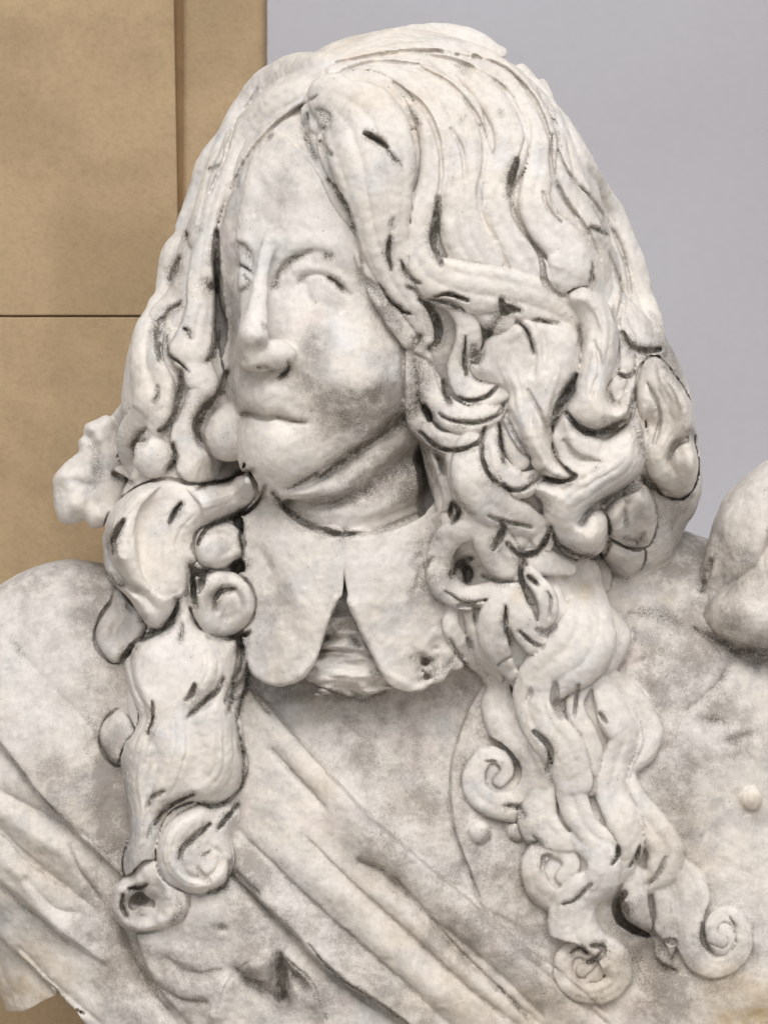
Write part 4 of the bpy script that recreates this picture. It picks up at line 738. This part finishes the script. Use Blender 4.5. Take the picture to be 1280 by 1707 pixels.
N = normals(V)
# colour masks, in seen coordinates
px = 640 + (V[:, 0] - 640) * D / (D - V[:, 2]); py = 853.5 + (V[:, 1] - 853.5) * D / (D - V[:, 2])
GM = np.zeros(GX.shape, np.float32)
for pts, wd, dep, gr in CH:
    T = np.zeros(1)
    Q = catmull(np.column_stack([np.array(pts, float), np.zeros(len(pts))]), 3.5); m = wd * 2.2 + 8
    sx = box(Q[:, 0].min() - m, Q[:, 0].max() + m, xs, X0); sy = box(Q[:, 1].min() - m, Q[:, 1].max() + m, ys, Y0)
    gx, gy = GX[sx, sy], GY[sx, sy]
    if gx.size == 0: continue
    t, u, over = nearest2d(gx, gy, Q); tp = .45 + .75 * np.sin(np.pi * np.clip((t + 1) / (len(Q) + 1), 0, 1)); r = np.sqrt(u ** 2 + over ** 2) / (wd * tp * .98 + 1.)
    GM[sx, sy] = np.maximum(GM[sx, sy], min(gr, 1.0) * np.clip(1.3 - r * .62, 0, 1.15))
def field(lst, soft=1.):
    M = np.zeros(GX.shape, np.float32)
    for (c, r, a, q) in lst:
        a_ = R(q); dx = GX - c[0]; dy = GY - c[1]; u = (dx * math.cos(a_) + dy * math.sin(a_)) / r[0]; v = (-dx * math.sin(a_) + dy * math.cos(a_)) / r[1]
        M = np.maximum(M, a * np.clip(1.6 - np.sqrt(u * u + v * v) * 1.1, 0, 1))
    return M
STAIN_SHADE = field([((650, 675), (74, 48), 1., -35), ((550, 690), (54, 44), .8, 0), ((688, 610), (26, 70), 1.1, 0), ((690, 760), (46, 80), 1.2, -20), ((620, 800), (110, 34), .8, -25), ((640, 740), (60, 30), .9, -30), ((525, 580), (26, 44), .55, 0), ((500, 640), (40, 24), .5, 20), ((400, 620), (20, 80), .5, 0), ((378, 540), (20, 90), .6, 0), ((470, 320), (30, 90), .28, 10), ((510, 250), (60, 40), .22, 0), ((560, 480), (30, 30), .25, 0), ((650, 540), (30, 50), .6, -30), ((410, 620), (16, 70), .35, 0), ((385, 560), (18, 70), .35, 0), ((640, 590), (30, 40), .5, 0),
  ((640, 1240), (120, 70), .5, 20), ((620, 1200), (80, 30), .4, 0), ((680, 1380), (60, 80), .6, 40), ((800, 1480), (90, 110), .6, 20), ((820, 1250), (50, 90), .5, 0), ((900, 1600), (110, 60), .55, 30), ((600, 1600), (160, 30), .55, 42), ((700, 1500), (150, 26), .45, 42), ((440, 1560), (60, 110), .6, 0), ((300, 1640), (90, 70), .5, 0), ((200, 1600), (50, 120), .7, -20), ((190, 1330), (34, 130), 1.2, -6), ((200, 1500), (60, 60), .8, 0), ((1130, 1290), (30, 80), .7, 0), ((1150, 1400), (40, 70), .5, 0), ((880, 1280), (26, 60), .6, 0), ((870, 1370), (40, 30), .8, 0), ((780, 1260), (24, 90), .5, 0), ((910, 1530), (50, 60), .6, -30), ((1070, 1580), (50, 60), 1.1, 0), ((1120, 1650), (60, 40), 1., 0), ((1180, 1570), (50, 44), .6, 0), ((1045, 1060), (20, 60), .5, 0), ((410, 1440), (50, 30), .8, 45), ((120, 1320), (70, 60), .45, 0), ((170, 1000), (45, 90), .6, 0), ((175, 1130), (35, 50), .5, 0), ((100, 960), (90, 30), .4, -10),  # among the stains, dark ellipses paint in shade beside the right hair
  ((1130, 920), (70, 60), .85, 0), ((1110, 1110), (90, 50), .75, 0), ((1180, 1040), (60, 50), .65, 0), ((1150, 1170), (90, 50), .5, 0), ((1230, 1240), (60, 40), .4, 0), ((1110, 1290), (40, 60), .35, 0), ((1100, 1620), (80, 90), .85, 0), ((1130, 1500), (60, 60), .55, 0), ((1210, 1580), (70, 60), .6, 0), ((1220, 950), (50, 60), .45, 0), ((450, 1000), (32, 100), .85, -25), ((715, 950), (50, 90), .8, 10), ((640, 1010), (40, 60), .35, 0), ((540, 900), (50, 20), .5, 0), ((720, 1110), (50, 40), .5, 0), ((590, 1050), (50, 50), .5, 0), ((500, 1148), (100, 22), .8, 0), ((720, 1165), (90, 26), .65, -20), ((560, 1155), (80, 20), .6, 0),
  ((160, 770), (30, 60), .45, 0), ((1110, 590), (30, 60), .9, -20), ((1120, 860), (50, 50), .9, 0), ((1070, 820), (40, 30), .5, 0), ((800, 730), (120, 14), .3, 0), ((990, 955), (60, 26), .55, 0), ((930, 730), (30, 30), .3, 0), ((880, 1250), (30, 60), .35, 0), ((980, 1250), (40, 80), .25, 0), ((1150, 1640), (80, 40), .5, 0), ((500, 1660), (80, 60), .45, 0), ((755, 1560), (90, 40), .4, 40), ((245, 1505), (30, 25), .4, 0), ((1270, 1090), (60, 30), .7, 0), ((850, 1400), (60, 60), .5, 0), ((770, 1400), (20, 80), .5, 0)])
OCH = field([((700, 1370), (70, 30), .18, 40), ((520, 1290), (70, 20), .18, 48), ((1010, 1640), (160, 60), .30, 0), ((1230, 1660), (90, 50), .55, 0), ((1265, 1700), (80, 26), 1., 0), ((700, 1560), (260, 60), .22, 42), ((860, 1500), (60, 60), .2, 0), ((860, 1680), (180, 40), .30, 0), ((60, 1610), (80, 50), .30, 20), ((30, 1660), (70, 40), .55, 0), ((540, 60), (200, 50), .16, 0), ((740, 150), (140, 70), .14, 0), ((620, 160), (60, 30), .2, 0), ((420, 600), (30, 30), .2, 0), ((975, 985), (16, 16), .4, 0), ((865, 995), (12, 16), .4, 0), ((1115, 1000), (16, 10), .3, 0), ((1252, 1335), (24, 24), .3, 0), ((210, 1620), (60, 40), .2, 0), ((90, 1460), (60, 30), .16, 40), ((1140, 1400), (70, 70), .14, 0)])  # lower left entries also paint in warm light from below
fz = bs(V[:, 0], V[:, 1], FRm); vis = np.clip((V[:, 2] - fz + 40) / 14, 0, 1) * np.clip(N[:, 2] * 4 + 1.1, 0, 1)
wx_ = 7 * vnoise(V1 + 500, 17.) + 4 * vnoise(V2 + 600, 6.); wy_ = 7 * vnoise(V1 + 900, 17.) + 4 * vnoise(V2 + 800, 6.)
def samp(M, px=px, py=py):
    x = np.clip((px - X0) / VOX, 0, nx - 1.01); y = np.clip((py - Y0) / VOX, 0, ny - 1.01); i = x.astype(int); j = y.astype(int); a = x - i; b = y - j
    return M[i, j] * (1 - a) * (1 - b) + M[i + 1, j] * a * (1 - b) + M[i, j + 1] * (1 - a) * b + M[i + 1, j + 1] * a * b
isr = np.isin(own_c, [NAMES_TORSO, SLV]); hairy = own_c >= HM
gv = samp(GM, px + wx_, py + wy_) * vis; gv = np.maximum(gv, np.where(py < 330, .6, 1.) * edge_tone_c * (.68 + 1.1 * vnoise(V1 + 40, 60.)) * np.clip(N[:, 2] * 3 + 1.2, 0, 1)); sv = samp(STAIN_SHADE) * np.clip(N[:, 2] + .9, 0, 1); ov = samp(OCH)
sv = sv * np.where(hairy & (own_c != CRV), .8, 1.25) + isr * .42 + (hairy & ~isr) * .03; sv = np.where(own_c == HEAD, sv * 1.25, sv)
print('verts', time.time() - T0)

# ------------------------------------------------------------------ split into parts
fown = own_c[Fq]; fo = np.maximum.reduce([np.where((fown == fown[:, [a]]).sum(1) >= 2, fown[:, a], 0) for a in range(4)]).astype(np.int32)
fo = np.where(fo == 0, fown[:, 0], fo)
fx = px[Fq].mean(1); fy = py[Fq].mean(1)
def inside(P, x, y):
    r = np.zeros(len(x), bool)
    for i in range(len(P)):
        a, b = P[i], P[(i + 1) % len(P)]
        r ^= ((a[1] > y) != (b[1] > y)) & (x < (b[0] - a[0]) * (y - a[1]) / (b[1] - a[1] + 1e-9) + a[0])
    return r
SASH = part('sash'); JKT = part('jacket_front'); CLK = part('shoulder_cloak'); MSK = part('breastplate')
t_ = (fo == NAMES_TORSO) & (V[Fq[:, 0], 2] > -190)
for pid, P in ((SASH, [(330, 1150), (420, 1150), (500, 1232), (590, 1330), (665, 1400), (760, 1478), (900, 1590), (1010, 1690), (1060, 1800), (700, 1800), (680, 1712), (560, 1628), (495, 1560), (385, 1455)]),
               (JKT, [(805, 1100), (775, 1190), (755, 1260), (750, 1320), (758, 1390), (780, 1450), (800, 1510), (900, 1590), (1010, 1690), (1060, 1800), (1400, 1800), (1400, 800), (960, 800), (900, 950)]),
               (MSK, [(205, 1540), (385, 1450), (495, 1560), (560, 1628), (680, 1712), (700, 1800), (330, 1800), (245, 1645)]),
               (CLK, [(-100, 880), (210, 880), (330, 1150), (385, 1455), (205, 1540), (245, 1645), (330, 1800), (-100, 1800)])):
    fo[t_ & (fo == NAMES_TORSO) & inside(P, fx, fy)] = pid
for pid in range(1, len(PARTS)):       # a lock is one piece: slivers cut off by a neighbour go to the mass of hair
    if PARTS[pid][0] != 'hair_lock': continue
    fi = np.flatnonzero(fo == pid)
    if not len(fi): continue
    u_, iv = np.unique(Fq[fi], return_inverse=True); iv = iv.reshape(-1, 4); lab = np.arange(len(u_))
    for _ in range(400):
        m_ = lab[iv].min(1); new = lab.copy(); np.minimum.at(new, iv.ravel(), np.repeat(m_, 4)); new = new[new]
        if (new == lab).all(): break
        lab = new
    fl__ = lab[iv[:, 0]]; big_ = np.bincount(fl__).argmax(); fo[fi[fl__ != big_]] = HM
Vw = np.column_stack([(V[:, 0] - 640) * S, -V[:, 2] * S, (853.5 - V[:, 1]) * S + 1.6])
Nw = np.column_stack([N[:, 0], -N[:, 2], -N[:, 1]])
root = bpy.data.objects.new('marble_bust', None); C.objects.link(root); root.location = ((600 - 640) * S, 200 * S, (853.5 - 1790) * S + 1.6)
root['label'] = 'weathered white marble bust of a man with long curly wig and broad collar'; root['category'] = 'statue'
import mathutils as mu
OB = {}
def emit(pid, name, parent):
    fs_ = Fq[fo == pid]
    if len(fs_) < 24: return None
    u, inv = np.unique(fs_, return_inverse=True); fl_ = inv.reshape(-1, 4)[:, ::-1]
    c = Vw[u].mean(0)
    me = bpy.data.meshes.new(name); nv, nf = len(u), len(fl_)
    me.vertices.add(nv); me.vertices.foreach_set('co', (Vw[u] - c).astype(np.float32).ravel())
    me.loops.add(nf * 4); me.loops.foreach_set('vertex_index', fl_.astype(np.int32).ravel())
    me.polygons.add(nf); me.polygons.foreach_set('loop_start', np.arange(0, nf * 4, 4, dtype=np.int32)); me.polygons.foreach_set('loop_total', np.full(nf, 4, np.int32))
    me.update(calc_edges=True); me.validate(); me.shade_smooth()
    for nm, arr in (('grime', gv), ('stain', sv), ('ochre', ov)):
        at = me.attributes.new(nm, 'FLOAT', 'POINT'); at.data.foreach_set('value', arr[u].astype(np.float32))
    pa = me.attributes.new('stone', 'FLOAT_VECTOR', 'POINT'); pa.data.foreach_set('vector', Vw[u].astype(np.float32).ravel())
    me.normals_split_custom_set_from_vertices(Nw[u].tolist())
    me.materials.append(MARBLE)
    o = bpy.data.objects.new(name, me); C.objects.link(o)
    pl = OB[parent][1] if parent in OB else np.array(root.location)
    o.parent = OB[parent][0] if parent in OB else root
    o.location = mu.Vector(c - pl)
    return o, c
order = [i for i in range(1, len(PARTS)) if PARTS[i][1] is None] + [i for i in range(1, len(PARTS)) if PARTS[i][1]]
for pid in order:
    nm, par = PARTS[pid]
    r = emit(pid, nm, {'robe': 'jacket_front'}.get(par, par))
    if r and nm not in OB: OB[nm] = r
print('parts', time.time() - T0)

# ------------------------------------------------------------------ sandstone pier and grey wall behind
import bmesh
SAND = sandstone('honey_sandstone', (.43, .315, .19, 1), (.36, .262, .155, 1), (.32, .235, .145, 1)); MORT = sandstone('dark_joint', (.24, .15, .075, 1), (.20, .12, .06, 1), (.16, .11, .06, 1))
def block(name, x0, x1, y0, y1, zf_, zb, bev, mat, parent, seg=4, bot=None):
    bm = bmesh.new()
    f = (D - zf_) / D; X = lambda x: (x - 640) * f * S; Z = lambda y: (853.5 - y) * f * S + 1.6
    dx, tw = (bot or (0, 0))
    vs = [bm.verts.new((X(x), -z * S, Z(y))) for z in (zf_, zb) for x, y in ((x0, y0), (x1, y0), (x1 + dx, y1), (x0 + dx * (0 if x0 < 0 else 1), y1))]
    for q in ((0, 3, 2, 1), (4, 5, 6, 7), (0, 1, 5, 4), (1, 2, 6, 5), (2, 3, 7, 6), (3, 0, 4, 7)): bm.faces.new([vs[i] for i in q])
    bmesh.ops.recalc_face_normals(bm, faces=bm.faces)
    bmesh.ops.bevel(bm, geom=bm.edges[:], offset=bev * S, segments=seg, profile=.6, affect='EDGES')
    me = bpy.data.meshes.new(name); bm.to_mesh(me); bm.free(); me.materials.append(mat); me.shade_smooth()
    o = bpy.data.objects.new(name, me); C.objects.link(o); o.parent = parent; return o
pier = bpy.data.objects.new('sandstone_pier', None); C.objects.link(pier)
pier['label'] = 'honey coloured sandstone pier of large blocks behind the marble bust'; pier['category'] = 'pier'
ZP = -620.
for y0, y1 in ((-700, -160), (-157, 525.5), (528.5, 1240), (1244, 2100)):
    block('stone_block', -900, 287 + (y0 + 157) * .018, y0, y1, ZP, ZP - 240, 3.0, SAND, pier, bot=((y1 - y0) * .018, 0))
for y0, y1 in ((-700, 720), (723, 2100)):
    block('stone_block', 303, 441, y0, y1, ZP - 6, ZP - 240, 24.0, SAND, pier, 8)
block('joint_bed', -880, 425, -690, 2090, ZP - 16, ZP - 235, 1., MORT, pier)
WALLM = plaster('grey_render', (.43, .43, .47, 1), (.375, .362, .385, 1))
def big(name, pts, mat):
    me = bpy.data.meshes.new(name); me.from_pydata(pts, [], [tuple(range(len(pts)))] if len(pts) == 4 else [(0, 1, 2, 3), (7, 6, 5, 4), (0, 4, 5, 1), (1, 5, 6, 2), (2, 6, 7, 3), (3, 7, 4, 0)])
    me.update(); me.materials.append(mat); o = bpy.data.objects.new(name, me); C.objects.link(o); return o
yw = 2.2
o = big('grey_wall', [(-4, yw, -.5), (5, yw, -.5), (5, yw, 4.6), (-4, yw, 4.6), (-4, yw + .3, -.5), (5, yw + .3, -.5), (5, yw + .3, 4.6), (-4, yw + .3, 4.6)], WALLM)
o['label'] = 'plain smooth grey wall out of focus behind the statue'; o['category'] = 'wall'
BOUNCE = plaster('pale_gravel', (.42, .39, .35, 1), (.34, .32, .29, 1))
o = big('ground', [(-30, -40, 0), (30, -40, 0), (30, 20, 0), (-30, 20, 0)], BOUNCE); o['kind'] = 'structure'  # unseen sheet, added to bounce light up onto the bust
print('done', time.time() - T0)
